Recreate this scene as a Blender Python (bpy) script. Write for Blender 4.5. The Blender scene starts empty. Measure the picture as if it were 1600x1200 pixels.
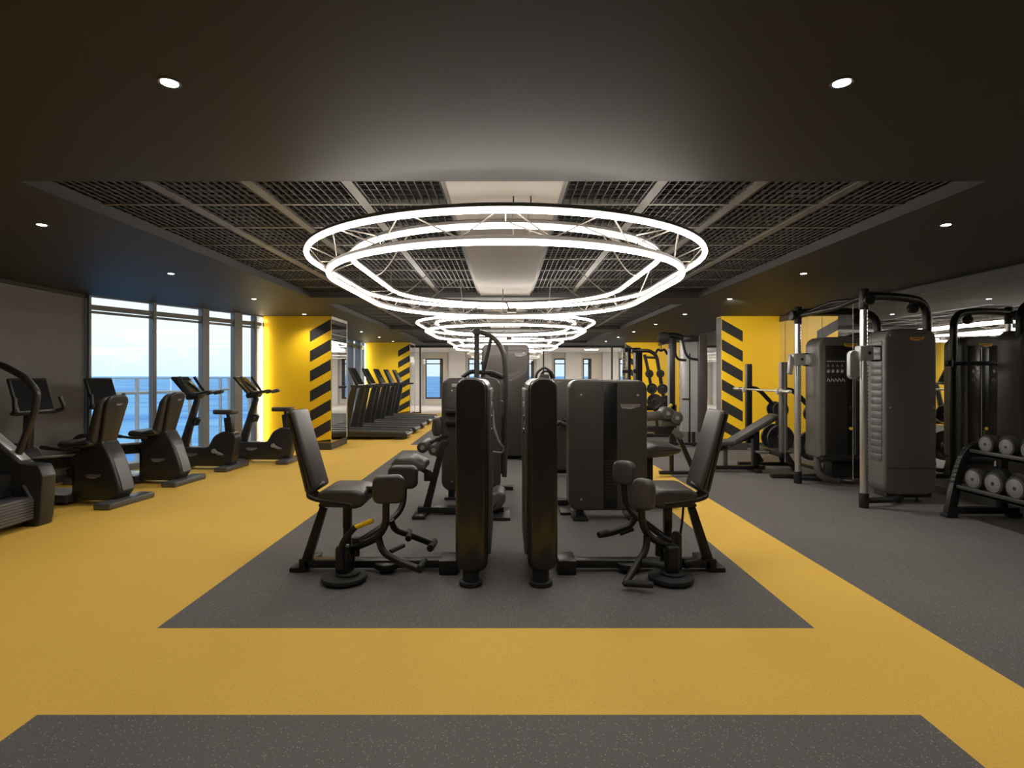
import bpy, bmesh, math, random
from mathutils import Vector, Matrix
random.seed(7)
SC = bpy.context.scene
COL = SC.collection
PI = math.pi
# ------------------------------------------------------------------ camera, world, exposure
FPX, VX, VY, EYE = 889.0, 790.0, 587.0, 1.52
cam_d = bpy.data.cameras.new('camera'); cam = bpy.data.objects.new('camera', cam_d); COL.objects.link(cam)
cam.location = (0, 0, EYE); cam.rotation_euler = (PI/2, 0, 0)
cam_d.sensor_width = 36; cam_d.lens = FPX/1600*36
cam_d.shift_x = (800-VX)/1600; cam_d.shift_y = -(600-VY)/1600
cam_d.clip_start = .05; cam_d.clip_end = 30000
SC.camera = cam
SC.view_settings.view_transform = 'Standard'; SC.view_settings.look = 'None'
SC.view_settings.exposure = 1.55; SC.view_settings.gamma = 1; SC.view_settings.use_curve_mapping = False
w = bpy.data.worlds.new('sky'); SC.world = w; w.use_nodes = True
nt = w.node_tree; nt.nodes.clear()
wo = nt.nodes.new('ShaderNodeOutputWorld'); wb = nt.nodes.new('ShaderNodeBackground')
tc = nt.nodes.new('ShaderNodeTexCoord'); sx = nt.nodes.new('ShaderNodeSeparateXYZ'); cr = nt.nodes.new('ShaderNodeValToRGB')
cr.color_ramp.elements[0].position = 0.0; cr.color_ramp.elements[0].color = (.68, .90, .98, 1)
cr.color_ramp.elements[1].position = .6; cr.color_ramp.elements[1].color = (.55, .74, .95, 1)
e = cr.color_ramp.elements.new(.06); e.color = (.83, .96, .98, 1)
e = cr.color_ramp.elements.new(.25); e.color = (.88, .97, .99, 1)
nt.links.new(tc.outputs['Generated'], sx.inputs[0]); nt.links.new(sx.outputs[2], cr.inputs[0])
nt.links.new(cr.outputs[0], wb.inputs[0]); wb.inputs[1].default_value = .40
nt.links.new(wb.outputs[0], wo.inputs[0])
RING_GLOW = 6.4     # light bands of the ring lamps
SPOT_W = 19.0        # recessed downlights
LED_GLOW = 6.0

# ------------------------------------------------------------------ materials
def srgb(r, g, b):
    f = lambda c: (c/255/12.92) if c/255 <= .04045 else ((c/255+.055)/1.055)**2.4
    return (f(r), f(g), f(b), 1)
MATS = {}
def mat(name, col, rough=.5, metal=0, emit=0, noise=None, bump=0, spec=.5, coat=0):
    m = bpy.data.materials.new(name); m.use_nodes = True; MATS[name] = m
    n = m.node_tree.nodes; l = m.node_tree.links; b = n['Principled BSDF']
    if len(col) == 3: col = (*col, 1)
    b.inputs['Base Color'].default_value = col; b.inputs['Roughness'].default_value = rough
    b.inputs['Metallic'].default_value = metal; b.inputs['Specular IOR Level'].default_value = spec
    b.inputs['Coat Weight'].default_value = coat
    if emit:
        b.inputs['Emission Color'].default_value = col; b.inputs['Emission Strength'].default_value = emit
    if noise or bump:
        t = n.new('ShaderNodeTexCoord'); nz = n.new('ShaderNodeTexNoise'); nz.inputs['Scale'].default_value = (noise or (0, 60))[1]
        nz.inputs['Detail'].default_value = 5
        l.new(t.outputs['Object'], nz.inputs['Vector'])
        if noise:
            mx = n.new('ShaderNodeMix'); mx.data_type = 'RGBA'
            k = noise[0]
            mx.inputs[6].default_value = tuple(c*(1-k) for c in col[:3])+(1,); mx.inputs[7].default_value = tuple(min(1, c*(1+k)) for c in col[:3])+(1,)
            l.new(nz.outputs['Fac'], mx.inputs[0]); l.new(mx.outputs[2], b.inputs['Base Color'])
        if bump:
            bp = n.new('ShaderNodeBump'); bp.inputs['Strength'].default_value = bump; bp.inputs['Distance'].default_value = .002
            l.new(nz.outputs['Fac'], bp.inputs['Height']); l.new(bp.outputs[0], b.inputs['Normal'])
    return m
def floor_mat(name, base, low, fleck, amount, rough):
    m = bpy.data.materials.new(name); m.use_nodes = True; MATS[name] = m
    n = m.node_tree.nodes; l = m.node_tree.links; b = n['Principled BSDF']; b.inputs['Roughness'].default_value = rough
    t = n.new('ShaderNodeTexCoord')
    n1 = n.new('ShaderNodeTexNoise'); n1.inputs['Scale'].default_value = 130; n1.inputs['Detail'].default_value = 4
    n2 = n.new('ShaderNodeTexNoise'); n2.inputs['Scale'].default_value = 1.1; n2.inputs['Detail'].default_value = 4
    v = n.new('ShaderNodeTexVoronoi'); v.inputs['Scale'].default_value = 115
    for q in (n1, n2, v): l.new(t.outputs['Object'], q.inputs['Vector'])
    a = n.new('ShaderNodeMix'); a.data_type = 'RGBA'; a.inputs[6].default_value = low; a.inputs[7].default_value = base
    ad = n.new('ShaderNodeMath'); ad.operation = 'MULTIPLY_ADD'; ad.inputs[1].default_value = 1.6; ad.inputs[2].default_value = -.3
    l.new(n1.outputs['Fac'], ad.inputs[0])
    av = n.new('ShaderNodeMath'); av.operation = 'ADD'; l.new(ad.outputs[0], av.inputs[0])
    sb = n.new('ShaderNodeMath'); sb.operation = 'MULTIPLY_ADD'; sb.inputs[1].default_value = .8; sb.inputs[2].default_value = -.4
    l.new(n2.outputs['Fac'], sb.inputs[0]); l.new(sb.outputs[0], av.inputs[1]); av.use_clamp = True
    l.new(av.outputs[0], a.inputs[0])
    cmp_ = n.new('ShaderNodeSeparateColor'); l.new(v.outputs['Color'], cmp_.inputs[0])
    gt = n.new('ShaderNodeMath'); gt.operation = 'GREATER_THAN'; gt.inputs[1].default_value = 1-amount; l.new(cmp_.outputs[0], gt.inputs[0])
    lt = n.new('ShaderNodeMath'); lt.operation = 'LESS_THAN'; lt.inputs[1].default_value = .32; l.new(v.outputs['Distance'], lt.inputs[0])
    mu = n.new('ShaderNodeMath'); mu.operation = 'MULTIPLY'; l.new(gt.outputs[0], mu.inputs[0]); l.new(lt.outputs[0], mu.inputs[1])
    f = n.new('ShaderNodeMix'); f.data_type = 'RGBA'; f.inputs[7].default_value = fleck
    l.new(mu.outputs[0], f.inputs[0]); l.new(a.outputs[2], f.inputs[6]); l.new(f.outputs[2], b.inputs['Base Color'])
    bp = n.new('ShaderNodeBump'); bp.inputs['Strength'].default_value = .25; bp.inputs['Distance'].default_value = .002
    l.new(n1.outputs['Fac'], bp.inputs['Height']); l.new(bp.outputs[0], b.inputs['Normal'])
    return m
def glass_mat(name, tint=(1, 1, 1, 1), gloss=.06):
    m = bpy.data.materials.new(name); m.use_nodes = True; MATS[name] = m
    n = m.node_tree.nodes; l = m.node_tree.links; n.remove(n['Principled BSDF'])
    tr = n.new('ShaderNodeBsdfTransparent'); tr.inputs[0].default_value = tint
    gl = n.new('ShaderNodeBsdfGlossy'); gl.inputs['Roughness'].default_value = .02
    mx = n.new('ShaderNodeMixShader'); mx.inputs[0].default_value = gloss
    l.new(tr.outputs[0], mx.inputs[1]); l.new(gl.outputs[0], mx.inputs[2]); l.new(mx.outputs[0], n['Material Output'].inputs[0])
    return m
YEL = srgb(252, 196, 0)
M_YF = floor_mat('yellow_rubber', (.82, .52, .085, 1), (.68, .41, .055, 1), (.58, .345, .065, 1), .25, .75)
M_DF = floor_mat('dark_rubber', (.125, .117, .112, 1), (.086, .079, .075, 1), (.34, .32, .30, 1), .16, .7)
M_CEIL = mat('ceiling_paint', (.040, .039, .037), .6, noise=(.04, 3), spec=.3)
M_STRIP = mat('ceiling_strip', (.30, .27, .24), .6)
M_GRID = mat('grid_metal', (.12, .11, .10), .5)
M_BLADE = mat('grille_blade', (.022, .020, .018), .5)
M_VOID = mat('void_black', (.006, .006, .006), .9)
M_WALL = mat('grey_plaster', (.165, .16, .155), .8, noise=(.12, 4), bump=.1)
M_YW = mat('yellow_paint', (.93, .575, .010), .45)
M_STRIPE = mat('stripe_black', (.022, .021, .021), .5)
M_BASE = mat('skirting_dark', (.05, .048, .046), .45)
M_MIRROR = mat('mirror_glass', (.74, .74, .73), .015, 1)
M_SEAM = mat('seam_dark', (.03, .03, .03), .5)
M_FRAME = mat('window_frame_grey', (.21, .21, .21), .5)
M_FRAMED = mat('window_frame_dark', (.035, .037, .042), .45)
M_WHITE = mat('white_paint', (.62, .60, .57), .7)
M_CREAM = mat('cream_paint', (.66, .60, .52), .7)
M_PALEF = mat('pale_floor', (.62, .58, .52), .5)
M_GLASS = glass_mat('clear_glass', gloss=.012); M_GLASS2 = glass_mat('partition_glass', (.97, .97, .97, 1), .03)
M_RAIL = mat('rail_metal', (.6, .62, .63), .4, .1)
M_LIGHTG = mat('light_grey_plastic', (.62, .62, .62), .25)
M_SEA = mat('sea_water', (.03, .26, .62), .5, spec=.15)
M_SLAB = mat('terrace_stone', (.35, .36, .36), .8)
M_LED = mat('led_glow', (1, .93, .84), .5, emit=RING_GLOW)
M_LED2 = mat('led_strip_glow', (1, .93, .6), .5, emit=LED_GLOW)
M_DL = mat('downlight_glow', (1, .97, .92), .5, emit=9)
M_CHAN = mat('ring_channel', (.11, .10, .09), .45, .4)
M_ROD = mat('truss_rod', (.26, .23, .20), .4, .5)
M_WIRE = mat('grey_cable', (.30, .27, .24), .6)
M_SHELL = mat('machine_shell', (.060, .052, .046), .36, .2, coat=.1)
M_SHELLG = mat('machine_shell_grey', (.135, .125, .115), .42, .1)
M_SHELLD = mat('slot_black', (.006, .006, .006), .3)
M_SHELLF = mat('machine_shell_dark', (.026, .024, .023), .27, .1, coat=.15)
M_BLK = mat('black_steel', (.022, .021, .021), .38, .3)
M_BLKP = mat('black_plastic', (.018, .018, .018), .38)
M_BIKE = mat('bike_plastic', (.026, .026, .027), .33)
M_BIKEG = mat('bike_grey_panel', (.11, .11, .115), .35, .2)
M_SILV = mat('silver_panel', (.42, .42, .42), .35, .4)
M_PAD = mat('leather_pad', (.050, .044, .040), .42, bump=.15)
M_PADG = mat('leather_pad_grey', (.085, .078, .074), .45, bump=.15)
M_CHR = mat('brushed_chrome', (.72, .71, .69), .28, .9)
M_RUB = mat('rubber_black', (.018, .018, .018), .7)
M_PLATE = mat('plate_black', (.028, .027, .027), .45)
M_DISC = mat('dumbbell_face', (.17, .165, .16), .5, .2)
M_SCR = mat('screen_glass', (.012, .013, .015), .12)
M_LOGO = mat('logo_silver', (.38, .36, .34), .4, .3)
M_LOGOY = mat('logo_orange', (.98, .50, .03), .4)
M_PRINT = mat('print_white', (.42, .41, .40), .5)
M_GRIP = mat('yellow_grip', (.95, .62, .01), .4)
M_BOLT = mat('bolt_steel', (.55, .54, .52), .3, .8)
M_BRASS = mat('pin_yellow', (.9, .65, .05), .4)

# ------------------------------------------------------------------ mesh helpers
def V(*a): return Vector(a)
def at(px, py, Y): return Vector(((px-VX)*Y/FPX, Y, EYE-(py-VY)*Y/FPX))
def bmn(): return bmesh.new()
def absorb(dst, src, M=None):
    me = bpy.data.meshes.new('t'); src.to_mesh(me); src.free()
    if M is not None: me.transform(M)
    dst.from_mesh(me); bpy.data.meshes.remove(me)
def box(bm, lo, hi, bev=0, seg=2, M=None):
    b = bmn(); bmesh.ops.create_cube(b, size=1)
    lo = Vector(lo); hi = Vector(hi)
    lo, hi = Vector(map(min, lo, hi)), Vector(map(max, lo, hi))
    s = hi-lo; c = (hi+lo)/2
    for v in b.verts: v.co = Vector((v.co.x*s.x+c.x, v.co.y*s.y+c.y, v.co.z*s.z+c.z))
    if bev: bmesh.ops.bevel(b, geom=b.edges[:], offset=min(bev, min(s)*.49), segments=seg, profile=.5, affect='EDGES')
    absorb(bm, b, M)
def beam(bm, a, b_, w_, h_, bev=.004, up=(0, 0, 1), w2=None, h2=None):
    """box section from a to b; w across, h along up"""
    a = Vector(a); b_ = Vector(b_); d = (b_-a); L = d.length; d.normalize(); u = Vector(up)
    if abs(d.dot(u)) > .98: u = Vector((1, 0, 0))
    s = d.cross(u).normalized(); u = s.cross(d).normalized()
    b = bmn(); vs = []
    for k, (W, H) in ((0, (w_, h_)), (1, (w2 or w_, h2 or h_))):
        for sx_, sz in ((-1, -1), (1, -1), (1, 1), (-1, 1)):
            vs.append(b.verts.new(a+d*L*k+s*sx_*W/2+u*sz*H/2))
    for f in ((3, 2, 1, 0), (4, 5, 6, 7), (0, 1, 5, 4), (1, 2, 6, 5), (2, 3, 7, 6), (3, 0, 4, 7)): b.faces.new([vs[i] for i in f])
    bmesh.ops.recalc_face_normals(b, faces=b.faces)
    if bev: bmesh.ops.bevel(b, geom=b.edges[:], offset=bev, segments=2, profile=.5, affect='EDGES')
    absorb(bm, b)
def fillet(pts, r, n=5):
    pts = [Vector(p) for p in pts]; out = [pts[0]]
    for i in range(1, len(pts)-1):
        p, a, c = pts[i], pts[i-1], pts[i+1]
        d1 = a-p; d2 = c-p; rr = min(r, d1.length*.49, d2.length*.49)
        s = p+d1.normalized()*rr; e_ = p+d2.normalized()*rr
        for k in range(n+1):
            t = k/n; out.append(s*(1-t)**2+p*2*t*(1-t)+e_*t*t)
    out.append(pts[-1]); return out
def tube(bm, pts, r, seg=10, closed=False, rf=0, cap=True, r2=None):
    if rf: pts = fillet(pts, rf)
    pts = [Vector(p) for p in pts]; n = len(pts); rings = []
    t0 = (pts[1]-pts[0]).normalized(); nrm = t0.orthogonal().normalized()
    if abs(t0.z) < .9: nrm = (Vector((0, 0, 1))-t0*t0.z).normalized()
    for i in range(n):
        if closed: t = (pts[(i+1) % n]-pts[i-1]).normalized()
        else: t = (pts[min(i+1, n-1)]-pts[max(i-1, 0)]).normalized()
        nrm = (nrm-t*nrm.dot(t)).normalized(); bn = t.cross(nrm)
        R = r if r2 is None else r+(r2-r)*i/(n-1)
        rings.append([bm.verts.new(pts[i]+nrm*math.cos(2*PI*k/seg)*R+bn*math.sin(2*PI*k/seg)*R) for k in range(seg)])
    for i in range(n if closed else n-1):
        A = rings[i]; Bq = rings[(i+1) % n]
        for k in range(seg): bm.faces.new((A[k], A[(k+1) % seg], Bq[(k+1) % seg], Bq[k]))
    if cap and not closed: bm.faces.new(rings[0][::-1]); bm.faces.new(rings[-1])
def cyl(bm, a, b_, r, seg=20, bev=0, r2=None):
    a = Vector(a); b_ = Vector(b_)
    b = bmn(); L = (b_-a).length
    bmesh.ops.create_cone(b, cap_ends=True, segments=seg, radius1=r, radius2=r if r2 is None else r2, depth=L)
    if bev:
        es = [e_ for e_ in b.edges if abs(e_.verts[0].co.z-e_.verts[1].co.z) < 1e-6]
        bmesh.ops.bevel(b, geom=es, offset=bev, segments=2, profile=.5, affect='EDGES')
    M = Matrix.Translation((a+b_)/2) @ (b_-a).to_track_quat('Z', 'Y').to_matrix().to_4x4()
    absorb(bm, b, M)
def prism(bm, prof, axis, lo, hi, bev=0, seg=2, rc=0):
    """prof: 2D list; axis 'y': prof=(x,z); 'x': prof=(y,z); 'z': prof=(x,y)"""
    if rc: prof = [(p.x, p.y) for p in round_poly(prof, rc)]
    b = bmn()
    def P3(p, k):
        if axis == 'y': return (p[0], k, p[1])
        if axis == 'x': return (k, p[0], p[1])
        return (p[0], p[1], k)
    A = [b.verts.new(P3(p, lo)) for p in prof]; Bq = [b.verts.new(P3(p, hi)) for p in prof]
    b.faces.new(A); b.faces.new(Bq[::-1]); n = len(prof)
    for i in range(n): b.faces.new((A[i], Bq[i], Bq[(i+1) % n], A[(i+1) % n]))
    bmesh.ops.recalc_face_normals(b, faces=b.faces)
    if bev:
        fs = [f for f in b.faces if len(f.verts) == n]; es = list({e_ for f in fs for e_ in f.edges})
        bmesh.ops.bevel(b, geom=es, offset=bev, segments=seg, profile=.5, affect='EDGES')
    absorb(bm, b)
def round_poly(prof, r, n=4):
    P = [Vector((p[0], p[1])) for p in prof]; out = []; m = len(P)
    rs = r if isinstance(r, (list, tuple)) else [r]*m
    for i in range(m):
        p, a, c = P[i], P[i-1], P[(i+1) % m]; d1 = a-p; d2 = c-p; rr = min(rs[i], d1.length*.49, d2.length*.49)
        s = p+d1.normalized()*rr; e_ = p+d2.normalized()*rr
        for k in range(n+1):
            t = k/n; out.append(s*(1-t)**2+p*2*t*(1-t)+e_*t*t)
    return out
def rrect(x0, x1, z0, z1, r, n=6):
    rs = r if isinstance(r, (list, tuple)) else [r]*4
    out = []
    for (cx, cz, a0, R) in ((x1, z1, 0, rs[0]), (x0, z1, PI/2, rs[1]), (x0, z0, PI, rs[2]), (x1, z0, 1.5*PI, rs[3])):
        ccx = cx-R*(1 if cx == x1 else -1); ccz = cz-R*(1 if cz == z1 else -1)
        for k in range(n+1):
            a = a0+PI/2*k/n; out.append((ccx+R*math.cos(a), ccz+R*math.sin(a)))
    return out
OFF = {}
def shade(me, ang=38):
    b = bmn(); b.from_mesh(me); lim = math.radians(ang)
    for f in b.faces: f.smooth = True
    for e_ in b.edges:
        e_.smooth = not (len(e_.link_faces) == 2 and e_.calc_face_angle(0) > lim)
    b.to_mesh(me); b.free()
def P(name, bm, m, parent=None, kind=None, label=None, cat=None, group=None, flat=False):
    me = bpy.data.meshes.new(name)
    off = OFF.get(parent.name, Vector()) if parent else Vector()
    if isinstance(bm, bpy.types.Mesh): me = bm
    else: bm.to_mesh(me); bm.free()
    if off.length: me.transform(Matrix.Translation(-off))
    for q in (m if isinstance(m, (list, tuple)) else [m]): me.materials.append(q)
    if not flat: shade(me)
    o = bpy.data.objects.new(name, me); COL.objects.link(o)
    if parent: o.parent = parent
    OFF[o.name] = off
    tag(o, label, cat, group, kind)
    return o
def tag(o, label=None, cat=None, group=None, kind=None):
    if label: o['label'] = label
    if cat: o['category'] = cat
    if group: o['group'] = group
    if kind: o['kind'] = kind
    return o
def T(name, label, cat, loc=(0, 0, 0), group=None):
    o = bpy.data.objects.new(name, None); COL.objects.link(o); o.location = loc; o.empty_display_size = .1
    OFF[o.name] = Vector(loc); return tag(o, label, cat, group)
def copy_tree(o, parent=None):
    c = o.copy(); COL.objects.link(c); c.parent = parent
    for ch in list(o.children): copy_tree(ch, c)
    return c
def place_copy(o, loc, label, rz=None):
    c = copy_tree(o); c.location = loc; c['label'] = label
    if rz is not None: c.rotation_euler = (0, 0, rz)
    return c
def S(name, bm, m, flat=True): return P(name, bm, m, kind='structure', flat=flat)
# ---- lettering
_txt = {}
def text_mesh(s, size, M, depth=.0012):
    cu = bpy.data.curves.new('lettering', 'FONT'); cu.body = s; cu.size = size; cu.extrude = depth; cu.align_x = 'CENTER'; cu.align_y = 'CENTER'; cu.resolution_u = 2
    o = bpy.data.objects.new('lettering', cu); COL.objects.link(o)
    dg = bpy.context.evaluated_depsgraph_get(); dg.update()
    me = bpy.data.meshes.new_from_object(o.evaluated_get(dg)); me.materials.clear()
    COL.objects.unlink(o); bpy.data.objects.remove(o); bpy.data.curves.remove(cu)
    b = bmn(); b.from_mesh(me); bpy.data.meshes.remove(me); b.transform(M); return b
def M_at(c, face='-y'):
    R = {'-y': Matrix.Rotation(PI/2, 4, 'X'), '+x': Matrix.Rotation(PI/2, 4, 'Z') @ Matrix.Rotation(PI/2, 4, 'X'),
         '-x': Matrix.Rotation(-PI/2, 4, 'Z') @ Matrix.Rotation(PI/2, 4, 'X')}[face]
    return Matrix.Translation(c) @ R
def logo(parent, c, wdt, m=M_LOGO, face='-y', solid=False):
    """the maker's badge: word above a stepped bar"""
    h = wdt*.19; b = bmn(); k = wdt/2
    prof = [(-k, h*.5), (k, h*.5), (k*.93, -h*.15), (k*.55, -h*.35), (k*.15, -h*.75), (-k*.15, -h*.75), (-k*.55, -h*.6), (-k*.82, -h*.6)]
    prism(b, prof, 'z', -.001, .0012)
    Mx = M_at(c, face); b.transform(Mx)
    pl = P('badge', b, m if solid else M_LOGO, parent, flat=True)
    t = text_mesh('TECHNOGYM', wdt*(.115 if solid else .165), Mx @ Matrix.Translation((0, h*.02, .0022)))
    P('lettering', t, M_SEAM if solid else M_SHELLD, pl, flat=True)
    return pl
def bolts(parent, pts, r=.012, n=(0, -1, 0)):
    n = Vector(n)
    for p in pts:
        b = bmn(); cyl(b, Vector(p)-n*.002, Vector(p)+n*.006, r, 12, .001); P('bolt', b, M_BOLT, parent)

# ------------------------------------------------------------------ room shell
CZ = 2.74; GZ = 2.817
XL, XR = -6.35, 5.62
# floor
b = bmn()
xs = [-6.65, -2.1, 1.86, 2.52, 6.0]; ys = [-4, 2.55, 3.425, 11.6, 12.5, 23.0]
fe = [b.verts.new((x, y, 0)) for x, y in ((-2.1, -4), (-2.1, 23), (-5.27, 23), (-5.27, 12.4), (-5.05, 11.6), (-6.36, 8.63), (-6.65, 8.6), (-6.65, -4))]; b.faces.new(fe)
for i in range(1, 4):
    for j in range(5):
        dark = (i == 1 and j in (0, 2, 4)) or i == 3
        f = b.faces.new([b.verts.new(p) for p in ((xs[i], ys[j], 0), (xs[i+1], ys[j], 0), (xs[i+1], ys[j+1], 0), (xs[i], ys[j+1], 0))])
        f.material_index = 1 if dark else 0
S('floor', b, [M_YF, M_DF])
b = bmn(); prism(b, [(6, -4)]+[(-6.65, -4), (-6.65, 8.6), (-6.36, 8.63), (-5.05, 11.6), (-5.27, 12.4), (-5.27, 23)]+[(6, 23)], 'z', -.3, -.004); S('floor', b, M_SLAB)
b = bmn(); box(b, (-8, 23, -.3), (9, 30.4, 0)); S('floor', b, M_PALEF)
# soffit with three openings
COF = [(3.57, 8.875), (9.71, 15.0), (15.9, 21.2)]
CX0, CX1 = -3.05, 3.02
b = bmn()
segs = [(-4, COF[0][0]), (COF[0][1], COF[1][0]), (COF[1][1], COF[2][0]), (COF[2][1], 23)]
for y0, y1 in segs: box(b, (CX0, y0, CZ), (CX1, y1, CZ+.1))
EDGE = [(-6.65, -4), (-6.65, 8.6), (-6.36, 8.63), (-5.05, 11.6), (-5.27, 12.4), (-5.27, 23)]
prism(b, [(CX0, -4)]+EDGE+[(CX0, 23)], 'z', CZ, CZ+.1); box(b, (CX1, -4, CZ), (6, 23, CZ+.1))
S('ceiling', b, M_CEIL)
b = bmn(); box(b, (CX0-.1, -4, 3.5), (6, 23, 3.6)); S('ceiling', b, M_VOID)
b = bmn(); box(b, (-8, 23, CZ), (9, 30.4, CZ+.1)); S('ceiling', b, M_WHITE)
for n_, (y0, y1) in enumerate(COF):
    b = bmn()   # upstand round the opening
    for lo, hi in (((CX0-.05, y0-.05, CZ+.001), (CX0-.002, y1+.05, 3.5)), ((CX1+.002, y0-.05, CZ+.001), (CX1+.05, y1+.05, 3.5)),
                   ((CX0, y0-.05, CZ+.001), (CX1, y0-.002, 3.5)), ((CX0, y1+.002, CZ+.001), (CX1, y1+.05, 3.5))): box(b, lo, hi)
    S('trim_%d' % (n_*4+1), b, M_STRIP)
    # central strip
    b = bmn(); box(b, (-.39, y0, CZ+.03), (.375, y1, CZ+.09)); S('trim_%d' % (n_*4+2), b, M_STRIP)
    pitch = .675; xsl = [-.39-pitch*k for k in range(1, 4)] + [.375+pitch*k for k in range(1, 4)]
    yls = [y0+.08+pitch*k for k in range(1, 8)]
    b = bmn()
    for x in xsl: box(b, (x-.035, y0, GZ), (x+.035, y1, GZ+.05))
    for y in yls: box(b, (CX0, y-.017, GZ+.002), (CX1, y+.017, GZ+.05))
    for x in (-.39-.02, .375+.02): box(b, (x-.02, y0, GZ-.02), (x+.02, y1, GZ+.05))
    S('trim_%d' % (n_*4+3), b, M_GRID)
    b = bmn()    # open-cell grille panels
    xb = sorted([CX0]+xsl+[CX1]+[-.39, .375])
    yb = [y0]+yls+[y1]
    for i in range(len(xb)-1):
        if xb[i] > -.4 and xb[i+1] < .4: continue
        k = max(4, round((xb[i+1]-xb[i])/.056))
        for q in range(1, k):
            x = xb[i]+(xb[i+1]-xb[i])*q/k; box(b, (x-.0035, y0, GZ+.004), (x+.0035, y1, GZ+.024))
    for (a0, a1) in ((CX0, -.42), (.41, CX1)):
        for j in range(len(yb)-1):
            k = max(3, round((yb[j+1]-yb[j])/.11))
            for q in range(1, k):
                y = yb[j]+(yb[j+1]-yb[j])*q/k; box(b, (a0, y-.003, GZ+.010), (a1, y+.003, GZ+.024))
    S('trim_%d' % (n_*4+4), b, M_BLADE)
    b = bmn()   # ducts in the dark void
    for x in (-2.2, 1.7): tube(b, [(x, y0+.1, 3.2), (x, y1-.1, 3.2)], .12, 12)
    S('trim_%d' % (20+n_), b, M_BLK, False)
# walls
b = bmn(); box(b, (XL-.3, -4, 0), (XL, 8.6, CZ)); S('wall_left', b, M_WALL)
b = bmn(); box(b, (XL, -4, CZ-.05), (XL+.03, 8.6, CZ-.002)); S('trim_13', b, M_CEIL)
b = bmn(); box(b, (XL, -4, 0), (XL+.015, 8.6, .1)); S('baseboard_left', b, M_BASE)
b = bmn(); box(b, (-6.9, -4.2, 0), (6, -4, CZ)); S('wall_back', b, M_WALL)
b = bmn(); box(b, (XR+.02, -4, 0), (XR+.3, 23, CZ)); S('wall_right', b, M_WALL)
b = bmn(); y = -3.68
edges = []
while y < 23: edges.append(y); y += 1.19
for i, y in enumerate(edges):
    y1 = edges[i+1] if i+1 < len(edges) else 23
    box(b, (XR, y+.0015, .08), (XR+.015, y1-.0015, 2.62))
S('wall_right_mirror', b, M_MIRROR)
b = bmn(); box(b, (XR+.001, -4, 0), (XR+.019, 23, CZ)); S('trim_14', b, M_SEAM)
b = bmn(); box(b, (XR-.012, -4, 2.62), (XR+.01, 23, 2.72)); box(b, (XR-.012, -4, 0), (XR+.01, 23, .09)); S('trim_15', b, M_BASE)
# left glazed wall
A = Vector((-6.29, 8.6, 0)); Bv = Vector((-4.93, 11.6, 0)); C2 = Vector((-5.15, 12.4, 0)); D2 = Vector((-5.15, 23, 0))
def glazing(n_, p, q, cuts, fin=.16, wid=.07, zt=2.57):
    d = (q-p).normalized(); nrm = Vector((-d.y, d.x, 0))    # outwards
    b = bmn()
    Mx = Matrix.Translation(p) @ Matrix.Rotation(math.atan2(d.y, d.x), 4, 'Z'); L = (q-p).length
    for t, ww in cuts:
        x = t*L; box(b, (x-ww/2, -.02, .0), (x+ww/2, fin, CZ), .004, 1, Mx)
    box(b, (0, 0, 0), (L, fin*.8, .1), 0, 1, Mx); box(b, (0, .0, zt-.045), (L, fin*.6, zt+.03), .003, 1, Mx)
    box(b, (0, .03, zt-.10), (L, fin*.5, zt-.06), .003, 1, Mx)
    box(b, (0, 0, CZ-.02), (L, fin*.8, CZ), 0, 1, Mx)
    fr = S('window_%d' % n_, b, M_FRAME, False)
    b = bmn(); box(b, (0, fin*.4, .1), (L, fin*.4+.01, CZ), 0, 1, Mx)
    P('pane', b, M_GLASS, fr, kind='structure', flat=True)
glazing(1, A, Bv, [(0, .04), (.305, .06), (.595, .14), (.81, .18), (.935, .05)], .10)
glazing(2, C2, D2, [(k/11, .09) for k in range(12)])
b = bmn(); box(b, (-5.2, 11.6, 0), (-4.98, 12.75, CZ)); S('wall_left_return', b, M_WHITE)
# columns with hazard stripes
def column(name, x0, x1, y0, y1, side, mirror_side=True):
    b = bmn(); box(b, (x0, y0, 0), (x1, y1, CZ)); o = S(name, b, M_YW)
    b = bmn(); w_ = .43; pitch = .41; th = .225; rise = .245
    xe = x1 if side > 0 else x0
    for k in range(7):
        zb = 2.455-.0-pitch*k   # lower corner at the outer edge
        q = [(xe, zb), (xe, zb+th), (xe-side*w_, zb+th-rise), (xe-side*w_, zb-rise)]
        q = [(x, max(z, .16)) for x, z in q]
        if q[0][1] == q[1][1]: continue
        prism(b, q, 'y', y0-.002, y0+.001)
    P('hazard_stripes', b, M_STRIPE, o, kind='structure', flat=True)
    b = bmn(); box(b, (x0-.004, y0-.012, 0), (x1+.004, y0+.003, .15)); box(b, (x1-.003 if side > 0 else x0-.012, y0-.012, 0), (x1+.012 if side > 0 else x0+.003, y1, .15))
    S('baseboard_'+name.split('_', 1)[1], b, M_BASE)
    b = bmn(); xx = x1 if side > 0 else x0-.012
    box(b, (xx, y0+.02, .15), (xx+.012, y1-.02, CZ-.02)); P('side_panel', b, M_MIRROR if mirror_side else M_FRAME, o, kind='structure', flat=True)
    if side > 0:
        b = bmn(); box(b, (x1+.001, y1-.022, .15), (x1+.02, y1, CZ)); box(b, (x1+.001, y0, CZ-.06), (x1+.02, y1, CZ-.002)); P('edge_trim', b, M_WHITE, o, kind='structure', flat=True)
column('wall_column_left', -4.98, -3.58, 11.66, 12.8, 1)
column('wall_column_far_left', -5.13, -3.52, 20.9, 22.0, 1)
column('wall_column_right', 4.43, XR+.01, 11.66, 11.95, -1, False)
column('wall_column_far_right', 4.43, XR+.01, 20.9, 21.2, -1, False)
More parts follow.
